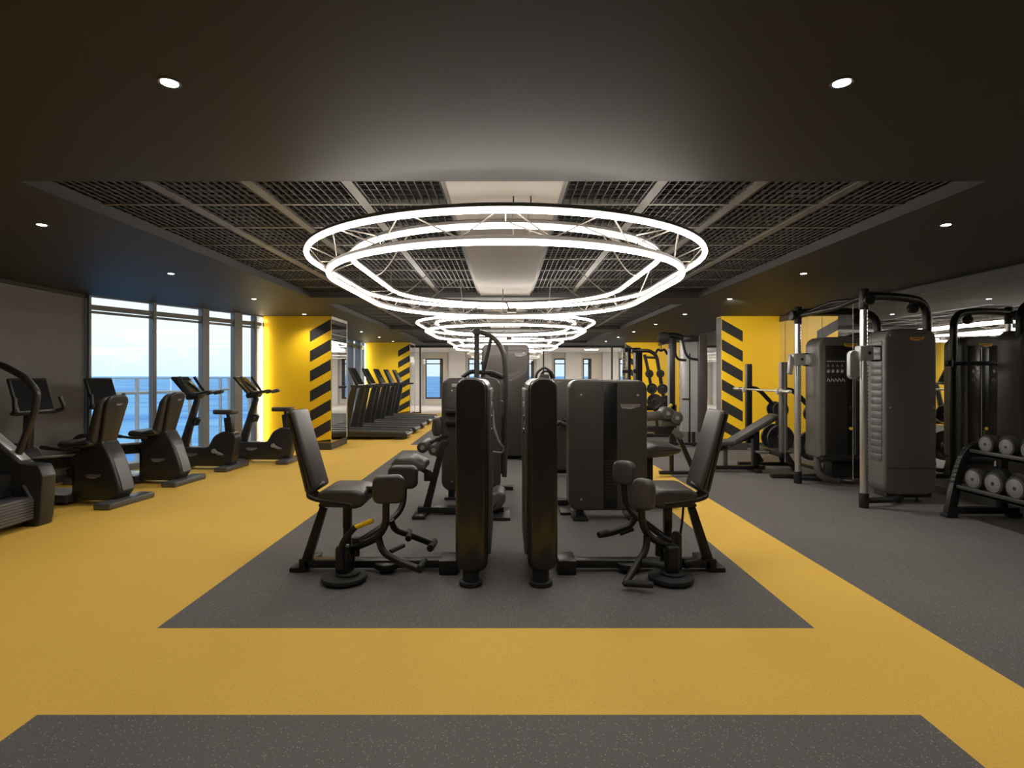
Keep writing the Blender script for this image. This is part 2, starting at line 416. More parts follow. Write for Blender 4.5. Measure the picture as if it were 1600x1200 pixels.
for i, (x, y) in enumerate(((-4.96, 11.57), (-5.12, 20.75))):
    b = bmn(); box(b, (x-.012, y-.012, .15), (x+.012, y+.012, CZ-.05))
    P('light_strip', b, M_LED2, label='vertical glowing strip beside the %s yellow striped column on the window side' % ('nearer left' if i == 0 else 'farther left'), cat='light strip', group='cove light strips')
# glass partition and the pale room behind it
b = bmn()
for x in (-3.75, -3.45, 1.53, 4.3): box(b, (x-.03, 22.97, 0), (x+.03, 23.03, CZ))
box(b, (-5.2, 22.96, CZ-.09), (XR, 23.04, CZ)); box(b, (-5.2, 22.97, 0), (-3.45, 23.03, .05))
fr = S('window_3', b, M_FRAMED)
b = bmn(); box(b, (-3.42, 22.995, .0), (1.5, 23.005, CZ-.09)); box(b, (1.56, 22.995, .0), (4.27, 23.005, CZ-.09)); P('pane', b, M_GLASS2, fr, kind='structure', flat=True)
wins = [(-4.22, -3.30), (-1.96, -1.1), (.6, 1.5), (2.56, 3.27), (4.08, 4.52), (-6.6, -5.6), (6.0, 7.0)]
b = bmn(); xs_ = sorted(wins); x = -8
for (a0, a1) in xs_:
    box(b, (x, 30, 0), (a0, 30.3, CZ)); box(b, (a0, 30, 0), (a1, 30.3, .3)); box(b, (a0, 30, 2.42), (a1, 30.3, CZ)); x = a1
box(b, (x, 30, 0), (9, 30.3, CZ)); S('wall_far', b, M_CREAM)
b = bmn()
for (a0, a1) in xs_: box(b, (a0-.95 if a0 > 0 else a0-1.0, 29.6, 0), (a0-.15, 30, CZ))
S('wall_far_piers', b, M_WHITE)
for i, (a0, a1) in enumerate(xs_):
    b = bmn()
    for lo, hi in (((a0, 29.98, .3), (a0+.05, 30.1, 2.42)), ((a1-.16, 29.98, .3), (a1, 30.1, 2.42)), ((a0, 29.98, .3), (a1, 30.1, .38)), ((a0, 29.98, 2.36), (a1, 30.1, 2.42)), ((a0, 29.98, 2.12), (a1, 30.08, 2.17))): box(b, lo, hi)
    fr = S('window_%d' % (4+i), b, M_FRAMED)
    b = bmn(); box(b, (a0+.05, 30.04, .38), (a1-.05, 30.05, 2.36)); P('pane', b, M_GLASS, fr, kind='structure', flat=True)
b = bmn(); box(b, (-8.2, 23, 0), (-8, 30.3, CZ)); S('wall_far_left', b, M_WHITE)
b = bmn(); box(b, (9, 23, 0), (9.2, 30.3, CZ)); S('wall_far_right', b, M_WHITE)
b = bmn(); box(b, (-8, 22.9, 0), (-5.25, 23, CZ)); box(b, (XR+.3, 22.9, 0), (9, 23, CZ)); S('wall_far_return', b, M_WHITE)
# outside: terrace, railing, sea
b = bmn()
for p in ((-6.65, 6.2, -.12), (-5.1, 11.7, -.12), (-5.1, 22.8, -.12), (-6.75, 22.8, -.12), (-6.75, 12.2, -.12), (-8.9, 6.2, -.12)): b.verts.new(p)
b.faces.new(b.verts[:]); S('floor_terrace', b, M_SLAB)
b = bmn(); L = 15000
b.faces.new([b.verts.new(p) for p in ((-L, -L, -32), (L, -L, -32), (L, L*1.5, -32), (-L, L*1.5, -32))])
sea = P('sea', b, M_SEA, kind='stuff', label='calm blue sea stretching to the horizon outside the windows', cat='sea', flat=True)
n = M_SEA.node_tree.nodes; l = M_SEA.node_tree.links
t_ = n.new('ShaderNodeTexCoord'); mp = n.new('ShaderNodeMapping'); mp.inputs['Scale'].default_value = (.008, .03, .01); nz = n.new('ShaderNodeTexNoise'); nz.inputs['Scale'].default_value = 1.0; nz.inputs['Detail'].default_value = 7
mx = n.new('ShaderNodeMix'); mx.data_type = 'RGBA'; mx.inputs[6].default_value = (.01, .25, .68, 1); mx.inputs[7].default_value = (.24, .64, .90, 1)
l.new(t_.outputs['Object'], mp.inputs[0]); l.new(mp.outputs[0], nz.inputs[0]); cs = n.new('ShaderNodeMath'); cs.operation = 'MULTIPLY_ADD'; cs.inputs[1].default_value = 3.2; cs.inputs[2].default_value = -1.15; cs.use_clamp = True
l.new(nz.outputs['Fac'], cs.inputs[0]); l.new(cs.outputs[0], mx.inputs[0]); l.new(mx.outputs[2], n['Principled BSDF'].inputs['Base Color'])
rl = T('terrace_railing', 'pale metal terrace railing with glass infill outside the left windows', 'railing', (-7.2, 10, -.12))
d = (Bv-A).normalized(); nr = Vector((-d.y, d.x, 0)); RP = [A+nr*1.4-d*2.0, Bv+nr*1.4+d*.1, V(-6.6, 13.2, 0), V(-6.6, 22.7, 0)]
b = bmn(); tube(b, [p+V(0, 0, 1.2) for p in RP], .03, 8); P('handrail', b, M_RAIL, rl)
b = bmn(); tube(b, [p+V(0, 0, 1.47) for p in RP], .012, 6); P('top_edge', b, M_RAIL, rl)
for p, q in zip(RP, RP[1:]):
    b = bmn(); beam(b, p+V(0, 0, .68), q+V(0, 0, .68), .012, 1.55, 0); P('glass_infill', b, M_GLASS, rl)
    n_ = max(1, round((q-p).length/1.1))
    for k in range(n_):
        c = p+(q-p)*(k+.35)/n_; b = bmn(); box(b, c+V(-.025, -.025, -.12), c+V(.025, .025, 1.46)); P('post', b, M_RAIL, rl)

# ------------------------------------------------------------------ downlights
def spot(name, loc, W, ang=125, blend=.9, col=(1, .93, .84)):
    d_ = bpy.data.lights.new(name, 'SPOT'); d_.energy = W; d_.spot_size = math.radians(ang); d_.spot_blend = blend; d_.color = col; d_.shadow_soft_size = .05
    o = bpy.data.objects.new(name, d_); COL.objects.link(o); o.location = loc; return o
dl = T('downlight', 'x', 'downlight', (0, 0, 0), 'recessed ceiling downlights')
b = bmn()
for k in range(24):
    a0, a1 = 2*PI*k/24, 2*PI*(k+1)/24
    f = [b.verts.new((math.cos(a)*r, math.sin(a)*r, z)) for a, r, z in ((a0, .045, -.004), (a1, .045, -.004), (a1, .033, -.001), (a0, .033, -.001))]; b.faces.new(f[::-1])
    f = [b.verts.new((math.cos(a)*r, math.sin(a)*r, z)) for a, r, z in ((a0, .045, -.004), (a1, .045, -.004), (a1, .046, .0), (a0, .046, .0))]; b.faces.new(f)
P('trim_ring', b, M_SEAM, dl)
b = bmn(); cyl(b, (0, 0, -.0035), (0, 0, -.001), .0325, 24); P('lamp', b, M_DL, dl)
spots = []
for k, y in enumerate((2.37, 4.6, 6.8, 9.04, 11.3, 13.5, 15.8, 18.0, 20.2)):
    for s in (-1, 1):
        x = s*(1.40 if k == 0 else 3.75)
        if k and s > 0: x = 3.56
        if k > 1 and s < 0: x = -4.0
        spots.append((x, y))
ordn = ['nearest', 'second', 'third', 'fourth', 'fifth', 'sixth', 'seventh', 'eighth', 'farthest']
for i, (x, y) in enumerate(spots):
    lab = 'small round recessed downlight, %s of the row on the %s side of the ceiling' % (ordn[i//2], 'left' if x < 0 else 'right')
    if i == 0: dl.location = (x, y, CZ); dl['label'] = lab
    else: place_copy(dl, (x, y, CZ), lab)
    spot('downlight_beam', (x, y, CZ-.02), SPOT_W*(1.7 if x > 2 and 4 < y < 12 else 1))
    if x > 2 and y in (9.04, 18.0):   # added beams, no lamps of their own, brightening the yellow columns
        g = spot('added_column_wash', (x, y, CZ-.02), 95, 75); g.rotation_euler = (V(5.0, 11.66 if y < 10 else 20.9, 1.5)-V(x, y, CZ-.02)).to_track_quat('-Z', 'Y').to_euler()
b = bmn()   # added out-of-view downlights, put in to brighten the foreground floor
for x, y in ((-1.4, .1), (1.4, .1), (-4, .1), (3.6, .1), (-4, 2.4), (3.6, 2.4), (-1.4, -2), (1.4, -2)):
    cyl(b, (x, y, CZ-.0035), (x, y, CZ+.001), .033, 24)
    spot('downlight_beam', (x, y, CZ-.02), SPOT_W)
S('trim_30', b, M_DL)
# added glowing discs that brighten the pale room behind the partition
for i, x in enumerate((-5, -2, 1, 4, 7)):
    b = bmn(); cyl(b, (x, 26.5, CZ-.012), (x, 26.5, CZ), .3, 24); P('added_fill_disc', b, mat('fill_glow_%d' % i, (1, .95, .88), .5, emit=26), label='added round glowing ceiling disc to brighten the pale far room, %s from the left' % ordn[i].replace('nearest', 'first'), cat='added fill light', group='added fill lights in the far room')

# ------------------------------------------------------------------ ring chandeliers
def stadium(R, z, c0=5.38-6.22, c1=6.95-6.22, n=48):
    pts = []
    for k in range(n+1):
        a = PI+PI*k/n; pts.append(V(R*math.cos(a), c0+R*math.sin(a), z))
    for k in range(n+1):
        a = PI*k/n; pts.append(V(R*math.cos(a), c1+R*math.sin(a), z))
    return pts
def chandelier():
    t = T('ring_chandelier', 'x', 'chandelier', (0, 0, 0), 'ring chandeliers under the ceiling coffers')
    HT, HC = 1.05+EYE, .89+EYE; r = .0215
    rings = ((1.78, HT), (1.40, HT), (1.60, HC))
    for R, z in rings:
        b = bmn(); tube(b, stadium(R, z), r, 8, closed=True); g = P('light_ring', b, M_LED, t)
        b = bmn()
        up = stadium(R, z+.029); tube(b, up, .020, 6, closed=True); P('ring_channel', b, M_CHAN, g)
    b = bmn(); a_, b_, c_ = [stadium(R, z+.03, n=16) for R, z in rings]; n_ = len(a_)
    for k in range(0, n_, 2):
        j = (k+1) % n_
        tube(b, [a_[k], c_[j]], .006, 5); tube(b, [c_[j], b_[k]], .006, 5); tube(b, [c_[j], a_[(k+2) % n_]], .005, 5)
        if k % 4 == 0: tube(b, [a_[k], b_[k]], .006, 5)
    P('truss', b, M_ROD, t)
    for s in (-1, 1):
        for y in (-.84, .73):
            for x0 in (1.4, 1.78): b = bmn(); tube(b, [V(s*x0, y, HT), V(s*x0, y, GZ+.15)], .0035, 5); P('hanger_rod', b, M_ROD, t)
    for x in (.05, .16):
        for (y, z) in ((-.84-1.78, HT), (-.84-1.4, HT), (-.84-1.6, HC)): b = bmn(); tube(b, [V(x, y, z), V(x, y, z+.085)], .005, 5); P('hanger_pin', b, M_ROD, t)
    b = bmn(); tube(b, [V(-.04, 2.0, HC-.02), V(-.04, 2.0, GZ+.1)], .008, 6)
    P('hanger_rod', b, M_ROD, t)
    for s in (-1, 1):
        for (p0, p1, dz) in ((V(s*1.4, -.5, HT), V(s*.8, -1.2, CZ+.08), .16), (V(s*1.42, .3, HT), V(s*.75, .5, CZ+.08), .2), (V(s*1.5, 1.1, HC), V(s*.6, 1.4, CZ+.08), .16), (V(s*.6, 2.2, HC), V(s*.62, 1.5, CZ+.08), .12)):
            pts = []; b = bmn()
            for k in range(13):
                q = k/12; p = p0.lerp(p1, q); p.z -= dz*math.sin(PI*q)*(1-q)*1.6; pts.append(p)
            tube(b, pts, .006, 5); P('power_cable', b, M_WIRE, t)
    b = bmn(); box(b, (.02, 1.95, HC+.03), (.16, 2.1, HC+.08), .01); tube(b, [V(.05, 2.0, HC+.05), V(.03, 2.02, HC+.14), V(.0, 2.0, HC+.17)], .012, 8); box(b, (.05, 2.35, HT+.03), (.17, 2.42, HT+.06), .006)
    P('driver_box', b, M_CHAN, t)
    return t
ch = chandelier(); ch.location = (0, 6.22, 0); ch['label'] = 'nearest and largest chandelier of three glowing oval rings above the two front machines'
place_copy(ch, (0, 6.22+6.17, 0), 'second chandelier of three glowing oval rings, partly behind the nearest one')
place_copy(ch, (0, 6.22+12.34, 0), 'farthest and smallest looking chandelier of glowing oval rings')

# ------------------------------------------------------------------ hip machines in front
def X445(px, py, Y=4.45): return at(px, py, Y)
def hip_machine(side, label):
    mir = side > 0
    def q(px, py, Y=4.45):
        return at(1586-px if mir else px, py, Y)
    def xr(p0, p1, Y=4.45):
        a, c = q(p0, 0, Y).x, q(p1, 0, Y).x; return min(a, c), max(a, c)
    cx = q(600, 0).x
    t = T('hip_trainer', label, 'exercise machine', (cx, 4.45, 0), 'pair of hip machines back to back')
    # weight tower
    x0, x1 = (-.358, -.108) if not mir else (.140, .372)
    b = bmn(); prism(b, rrect(x0+.02, x1-.02, .10, 1.495, .075), 'y', 4.10, 4.95, .03, 3); tw = P('weight_tower', b, M_SHELLF, t)
    b = bmn(); prism(b, rrect(x0, x1-.035 if not mir else x1, .12, 1.505, .085) if not mir else rrect(x0+.035, x1, .12, 1.505, .085), 'y', 4.06, 4.14, .022, 3); P('end_cover', b, M_SHELLF, tw)
    xi = x1-.012 if not mir else x0+.012
    b = bmn(); box(b, (xi-.012, 4.2, .2), (xi+.012, 4.88, 1.42), .01); P('inner_panel', b, M_SHELLG, tw)
    b = bmn(); box(b, (xi-.016, 4.46, .3), (xi+.016, 4.6, 1.36), .004); P('stack_slot', b, M_SHELLD, tw)
    for k in range(3):
        b = bmn(); box(b, (xi-.018, 4.25, 1.28-k*.1), (xi+.018, 4.4, 1.32-k*.1), .004); P('placard', b, M_PRINT if k == 0 else M_BLKP, tw)
    xc = (x0+x1)/2-(0 if mir else .02)
    for y in (4.14, 4.86):
        b = bmn(); cyl(b, (xc, y, 0), (xc, y, .035), .085, 24, .006); cyl(b, (xc, y, .03), (xc, y, .12), .06, 20); P('tower_foot', b, M_RUB, t)
    # base
    b = bmn(); a0, a1 = xr(478, 700); box(b, (a0, 4.40, .03), (a1, 4.50, .09), .008); P('base_beam', b, M_BLK, t)
    b = bmn(); a0, a1 = xr(688, 716); box(b, (min(a0, a1), 4.33, .0), (max(a0, a1)+.0, 4.57, .11), .012); P('base_bracket', b, M_BLK, t)
    b = bmn(); a0, a1 = xr(456, 482); box(b, (a0, 4.39, .0), (a1, 4.80, .035), .008); box(b, (min(q(470,0).x, q(486,0).x), 4.4, .02), (max(q(470,0).x, q(486,0).x), 4.5, .1), .006); P('rear_foot', b, M_BLK, t)
    b = bmn(); beam(b, q(506, 792), q(477, 884), .06, .055, .008, (1, 0, 0), .07, .075); P('rear_leg', b, M_BLK, t)
    b = bmn(); a0, a1 = xr(537, 549); box(b, (a0, 4.42, .33), (a1, 4.48, .56), .006); box(b, (a0, 4.43, .0+.09), (a1, 4.47, .34), .006); P('seat_post', b, M_BLK, t)
    # seat and back
    b = bmn()
    loop = [q(548, 788, 4.25), q(492, 781, 4.25), q(478, 774, 4.27), q(505, 756, 4.30), q(503, 752, 4.60), q(478, 772, 4.64), q(492, 780, 4.66), q(548, 787, 4.66)]
    tube(b, loop, .016, 10, rf=.06); beam(b, q(500, 788, 4.45), q(552, 790, 4.45), .08, .022, .005); P('seat_frame', b, M_BLK, t)
    b = bmn(); prism(b, [(q(*p).x, q(*p).z) for p in ((507, 764), (518, 757), (563, 757), (578, 763), (578, 782), (564, 787), (512, 781))], 'y', 4.24, 4.66, .03, 3, rc=.03); P('seat', b, M_PAD, t)
    b = bmn()
    top = q(464, 640); bot = q(497, 764); dd = (top-bot).normalized(); nn = V(dd.z, 0, -dd.x)*(1)
    L = (top-bot).length; th = .048
    prof = [bot+nn*th, top+nn*th*.7, top-nn*th*.7, bot-nn*th]
    prism(b, [(p.x, p.z) for p in prof], 'y', 4.28, 4.62, .035, 4, rc=.03); P('backrest', b, M_PAD, t)
    b = bmn(); bk = -nn if nn.x*(1 if not mir else -1) > 0 else nn
    beam(b, bot+bk*.07+dd*.0+V(0, 0, .0), bot+bk*.06+dd*.45, .06, .03, .006, (0, 1, 0)); beam(b, bot+bk*.06, q(510, 785), .06, .03, .006, (0, 1, 0)); P('back_support', b, M_BLK, t)
    # pivot, cams, grip
    b = bmn(); a0, a1 = xr(524, 536, 4.2)
    box(b, (a0-(.05 if mir else 0), 4.17, .05), (a1+(0 if mir else .05), 4.26, .27), .03, 3); cyl(b, q(545, 888, 4.28), q(545, 862, 4.28), .045, 20, .006); cyl(b, q(556, 868, 4.3), q(556, 840, 4.3), .03, 16); P('pivot_column', b, M_BLK, t)
    b = bmn(); c0 = q(538, 0, 4.2); cyl(b, (c0.x, 4.2, .015), (c0.x, 4.2, .05), .165, 32, .01); cyl(b, (c0.x+.02, 4.22, .05), (c0.x+.02, 4.22, .068), .09, 28, .008); P('range_cam', b, M_RUB, t)
    b = bmn(); c0 = q(612, 0, 4.6); cyl(b, (c0.x, 4.42, .03), (c0.x, 4.42, .075), .095, 28, .008); cyl(b, (c0.x, 4.42, .0), (c0.x, 4.42, .04), .055, 20); P('cable_pulley', b, M_BLK, t)
    if not mir:
        b = bmn(); tube(b, [q(533, 888, 4.15), q(531, 850, 4.15), q(556, 823, 4.15)], .022, 10, rf=.09); gl = P('adjuster_lever', b, M_BLK, t)
        b = bmn(); tube(b, [q(554, 824.5, 4.15), q(583, 813, 4.15)], .018, 12); P('lever_grip', b, M_GRIP, gl)
    def arm(mainp, lowerp, pegs, Y):
        b = bmn(); tube(b, [at(x, y, Yq) for x, y, Yq in mainp], .0265, 12, rf=.10)
        tube(b, [at(x, y, Yq) for x, y, Yq in lowerp], .0255, 12, rf=.09); A_ = P('leg_arm', b, M_BLK, t)
        for p0, p1, r_ in pegs:
            b = bmn(); cyl(b, at(*p0), at(*p1), r_, 16, .006); P('foot_peg', b, M_RUB, A_)
    def knee(px0, px1, py0, py1, Y, rot, th_=.085, ww0=None):
        c = at((px0+px1)/2, (py0+py1)/2, Y); ww = (px1-px0)*Y/FPX/max(.5, math.cos(rot)); hh = (py1-py0)*Y/FPX; ww = ww0 or ww
        b = bmn(); prism(b, rrect(-ww/2, ww/2, -hh/2, hh/2, .055), 'y', -th_/2, th_/2, .024, 4)
        for v in b.verts: v.co.y += .35*v.co.x**2*(-1)
        b.transform(Matrix.Translation(c) @ Matrix.Rotation(rot, 4, 'Z')); P('knee_pad', b, M_PAD if not mir else M_PADG, t)
    if not mir:
        arm([(548, 858, 4.28), (588, 842, 4.2), (603, 822, 4.16), (603, 770, 4.16)], [(591, 838, 4.2), (597, 862, 4.18), (620, 876, 4.14), (659, 891, 4.1)],
            [((655, 889, 4.08), (664, 875, 4.25), .024), ((610, 862, 4.22), (631, 852, 4.4), .017)], 4.2)
        arm([(552, 852, 4.4), (600, 822, 4.55), (630, 795, 4.7), (632, 750, 4.75)], [(611, 812, 4.58), (616, 828, 4.62), (640, 836, 4.66), (676, 850, 4.72)],
            [((672, 857, 4.6), (679, 846, 4.85), .029), ((638, 842, 4.58), (639, 830, 4.75), .026)], 4.7)
        knee(583, 632, 742, 786, 4.12, .12); knee(607, 653, 727, 763, 4.72, -.1)
        b = bmn(); beam(b, q(570, 764, 4.5), q(590, 766, 4.3), .03, .05, .01); P('pad_link', b, M_BLK, t)
    else:
        arm([(1056, 858, 4.28), (1018, 842, 4.2), (1003, 822, 4.14), (1002, 770, 4.14)], [(1011, 836, 4.18), (1010, 858, 4.15), (994, 884, 4.1), (976, 914, 4.02)],
            [((974, 911, 4.03), (1021, 914, 3.96), .024), ((1003, 878, 4.1), (1038, 884, 4.05), .026)], 4.2)
        arm([(1050, 848, 4.4), (1012, 820, 4.5), (977, 792, 4.6), (974, 745, 4.62)], [(994, 806, 4.55), (985, 822, 4.55), (955, 833, 4.5), (936, 836, 4.45)],
            [((990, 826, 4.6), (968, 834, 4.62), .018), ((950, 831, 4.47), (935, 836, 4.42), .024)], 4.7)
        knee(990, 1022, 748, 796, 4.12, -.95, ww0=.17); knee(958, 993, 720, 757, 4.62, -.7, ww0=.18)
        b = bmn(); a0, a1 = at(1051, 0, 4.3).x, at(1063, 0, 4.3).x; box(b, (a0, 4.24, .06), (a1, 4.34, .34), .02); cyl(b, (a0+.08, 4.3, .1), (a0+.2, 4.3, .12), .04, 16, .01); P('cam_cover', b, M_BLK, t)
        b = bmn(); tube(b, [at(1068, 790, 4.6), at(1066, 815, 4.6), at(1062, 840, 4.6)], .01, 8); P('release_rod', b, M_BLK, t)
    return t
hip_machine(-1, 'dark hip machine in front with yellow lever grip and seat facing right')
hip_machine(1, 'dark hip machine in front with seat facing left and grey knee pads')

# ------------------------------------------------------------------ weight towers / second row machines
def tower(t, x0, x1, y0, y1, z0, z1, r=.09, slot=None, m=M_SHELL, lg=None, bolt=True, lm=M_LOGO, solid=False, lw=.14):
    b = bmn(); prism(b, rrect(x0, x1, z0, z1, r), 'y', y0, y1, .022, 3); tw = P('weight_tower', b, m, t)
    if slot:
        b = bmn(); box(b, (slot[0], y0-.004, z0+.02), (slot[1], y0+.01, z1-.03), .004); P('stack_slot', b, M_SHELLD, tw)
        b = bmn()
        for k in range(12): box(b, (slot[0]+.012, y0-.006, z0+.12+k*.035), (slot[1]-.012, y0+.002, z0+.15+k*.035), .002)
        P('weight_stack', b, M_BLK, tw)
    if lg: logo(tw, V(lg[0], y0-.002, lg[1]), lw, lm, solid=solid)
    if bolt: bolts(tw, [(x, y0, z) for x in (x0+.13, x1-.10) for z in (z1-.16, z0+.12)])
    for x in (x0+.12, x1-.12):
        b = bmn(); box(b, (x-.08, y0-.05, 0), (x+.08, y1+.05, .03), .008); box(b, (x-.04, y0+.03, .02), (x+.04, y1-.03, z0+.03), .004); P('tower_foot', b, M_BLK, t)
    return tw
# row 2 right : broad tower with slot and badge
t = T('leg_press_machine', 'broad dark weight tower machine with black vertical slot, right of the centre aisle', 'exercise machine', (1.1, 6.1, 0))
tower(t, .665, 1.49, 5.98, 6.25, .10, 1.475, .10, (1.03, 1.172), lg=(1.31, 1.20), lw=.215)
b = bmn(); box(b, (1.35, 6.5, .03), (2.0, 6.6, .09), .008); box(b, (1.62, 6.52, .08), (1.69, 6.58, .60), .006); P('seat_post', b, M_BLK, t)
b = bmn(); prism(b, [(1.52, .70), (1.66, .76), (1.86, .745), (1.96, .715), (1.94, .66), (1.80, .62), (1.55, .60)], 'y', 6.3, 6.75, .03, 3, rc=.03); P('seat', b, M_PAD, t)
b = bmn(); box(b, (.60, 6.2, .0), (.72, 6.9, .03), .006); box(b, (.60, 6.55, .03), (1.4, 6.65, .09), .008); P('base_beam', b, M_BLK, t)
b = bmn(); tube(b, [(.62, 6.35, 1.0), (.58, 6.35, .98), (.55, 6.4, .9)], .02, 10, rf=.03); P('handle', b, M_BLK, t)
# third right tower
t = T('chest_press_machine', 'dark weight tower machine half hidden behind the broad right tower with black slot', 'exercise machine', (1.1, 8.7, 0))
tower(t, .50, 1.45, 8.55, 8.8, .10, 1.47, .09, (.98, 1.1))
b = bmn(); tube(b, [(.75, 8.5, .85), (.75, 8.3, .85), (.9, 8.25, .8)], .03, 10, rf=.05); cyl(b, (.9, 8.4, .85), (.9, 8.55, .85), .05, 16, .005); P('handle', b, M_BLK, t)
b = bmn(); box(b, (.55, 8.9, 0), (1.9, 9.0, .06), .006); box(b, (1.5, 8.9, .04), (1.57, 8.97, .5), .006); P('base_beam', b, M_BLK, t)
b = bmn(); box(b, (1.35, 8.8, .5), (1.75, 9.15, .58), .035, 3); P('seat', b, M_PAD, t)
b = bmn(); z0 = 1.47
tube(b, [(.48, 9.1, z0-.03), (.50, 9.1, z0+.10), (.62, 9.1, z0+.19), (.74, 9.1, z0+.10), (.78, 9.1, z0-.04)], .02, 10, rf=.05)
tube(b, [(.54, 9.15, z0), (.60, 9.15, z0+.12), (.70, 9.15, z0+.12), (.74, 9.15, z0)], .016, 8, rf=.04)
box(b, (.55, 9.08, z0-.1), (.70, 9.18, z0+.07), .02); tube(b, [(.64, 9.12, z0-.1), (.64, 9.12, .3)], .03, 10); P('top_grips', b, M_BLK, t)
# row 2 left : leg machine with A frame
t = T('leg_curl_machine', 'dark leg machine with slanted frame and roller pads behind the front left tower', 'exercise machine', (-.5, 6.5, 0))
tower(t, -.79, -.06, 7.0, 7.22, .10, 1.495, .12)
F = lambda px, py, Y=6.25: at(px, py, Y)
b = bmn(); beam(b, F(694, 688), F(664, 804), .06, .06, .006, (1, 0, 0), .07, .08); P('slanted_leg', b, M_BLK, t)
b = bmn(); box(b, (-.96, 6.19, .02), (-.3, 6.31, .085), .008); box(b, (-.99, 6.0, 0), (-.85, 6.5, .035), .008); P('base_beam', b, M_BLK, t)
b = bmn(); box(b, (-.16, 5.95, 0), (.05, 6.45, .035), .008); box(b, (-.2, 6.19, .02), (-.02, 6.31, .085), .006); P('side_foot', b, M_BLK, t)
b = bmn(); prism(b, [(F(*p).x, F(*p).z) for p in ((614, 722), (622, 712), (645, 712), (667, 722), (667, 731), (655, 734), (618, 730))], 'y', 6.1, 6.5, .03, 3, rc=.025); P('seat', b, M_PADG, t)
b = bmn(); beam(b, F(650, 728), F(678, 742), .05, .06, .006, (0, 1, 0)); box(b, F(662, 752, 6.2), F(680, 735, 6.3), .01); P('seat_bracket', b, M_BLK, t)
b = bmn(); prism(b, [(F(*p).x, F(*p).z) for p in ((673, 655), (683, 655), (687, 665), (685, 684), (674, 684), (671, 675))], 'y', 6.4, 6.7, .025, 3, rc=.02); P('thigh_pad', b, M_PAD, t)
for (px, py) in ((664, 696), (681, 700)):
    b = bmn(); c = F(px, py, 6.4); cyl(b, (c.x, 6.2, c.z), (c.x, 6.65, c.z), .062, 20, .015); r_ = P('roller_pad', b, M_PAD, t)
    b = bmn(); cyl(b, (c.x, 6.18, c.z), (c.x, 6.20, c.z), .024, 16); P('end_cap', b, M_BOLT, r_)
b = bmn(); beam(b, F(664, 696, 6.45), F(700, 680, 6.6), .04, .05, .006); beam(b, F(680, 712, 6.5), F(700, 690, 6.6), .04, .05, .006); P('roller_arm', b, M_BLK, t)
b = bmn()
for z in (1.06, .93): box(b, (-.74, 6.9, z), (-.5, 7.0, z+.05), .01)
P('shelf_bar', b, M_BLK, t)
b = bmn(); box(b, (-.66, 6.96, 1.38), (-.55, 7.0, 1.42), .005); P('placard', b, M_PRINT, t)
b = bmn(); tube(b, [F(770, 640, 6.5), F(772, 668, 6.4), F(780, 692, 6.3), F(788, 700, 6.3), F(785, 708, 6.3), F(768, 706, 6.4)], .013, 10, rf=.04); P('swing_handle', b, M_SHELLG, t)
b = bmn(); prism(b, [(F(*p).x, F(*p).z) for p in ((766, 770), (778, 763), (790, 768), (790, 780), (780, 792), (766, 796))], 'y', 6.1, 6.5, .03, 3, rc=.03); P('foot_pad', b, M_PADG, t)
# tall mast machine
t = T('pulldown_machine', 'dark machine with a tall mast and arched tube rising above the front left tower', 'exercise machine', (-.2, 7.6, 0))
F = lambda px, py, Y=7.6: at(px, py, Y)
b = bmn(); a = F(745, 519); box(b, (a.x-.035, 7.56, 0), (a.x+.035, 7.64, a.z), .008); cyl(b, (a.x, 7.54, a.z), (a.x, 7.66, a.z), .055, 20, .01); P('mast', b, M_BLK, t)
b = bmn(); tube(b, [F(746, 518), F(768, 524), F(786, 545), F(790, 580), F(790, 680), F(788, 745)], .033, 12, rf=.18); P('arched_tube', b, M_SHELL, t)
b = bmn(); tube(b, [F(768, 526), F(753, 590)], .024, 10); P('strut', b, M_BLK, t)
b = bmn(); tube(b, [F(722, 590), F(735, 580), F(752, 582), F(770, 582), F(786, 590)], .03, 10, rf=.06); tube(b, [F(757, 580), F(768, 588), F(784, 592)], .014, 8, rf=.04); tube(b, [F(752, 565), F(757, 580)], .01, 8); P('press_arms', b, M_BLK, t)
b = bmn(); a = F(778, 622); prism(b, rrect(a.x-.13, a.x+.10, .2, 1.18, .05), 'y', 7.62, 7.74, .02, 3); P('back_panel', b, M_SHELL, t)
b = bmn(); box(b, (a.x-.12, 7.36, .98), (a.x+.08, 7.46, 1.2), .03, 3); P('chest_pad', b, M_PAD, t)
b = bmn(); beam(b, (a.x, 7.46, 1.08), (a.x, 7.64, 1.08), .04, .04); box(b, (-.45, 7.55, 0), (.1, 7.65, .05), .006); P('base_beam', b, M_BLK, t)
# tall tower in the back
t = T('cable_tower', 'tallest dark weight tower in the middle distance between the two front towers', 'exercise machine', (0, 10.4, 0))
tower(t, -.43, .43, 10.3, 10.6, .06, 2.09, .10, (-.055, .04), lg=(.27, 1.90), lw=.23)
b = bmn(); box(b, (-.5, 10.5, 0), (.5, 11.3, .05), .008); P('base_frame', b, M_BLK, t)
for s in (-1, 1):
    b = bmn(); tube(b, [(s*.36, 10.9, .05), (s*.36, 10.9, 2.0), (s*.3, 10.62, 2.03)], .035, 10, rf=.1); P('rear_upright', b, M_BLK, t)
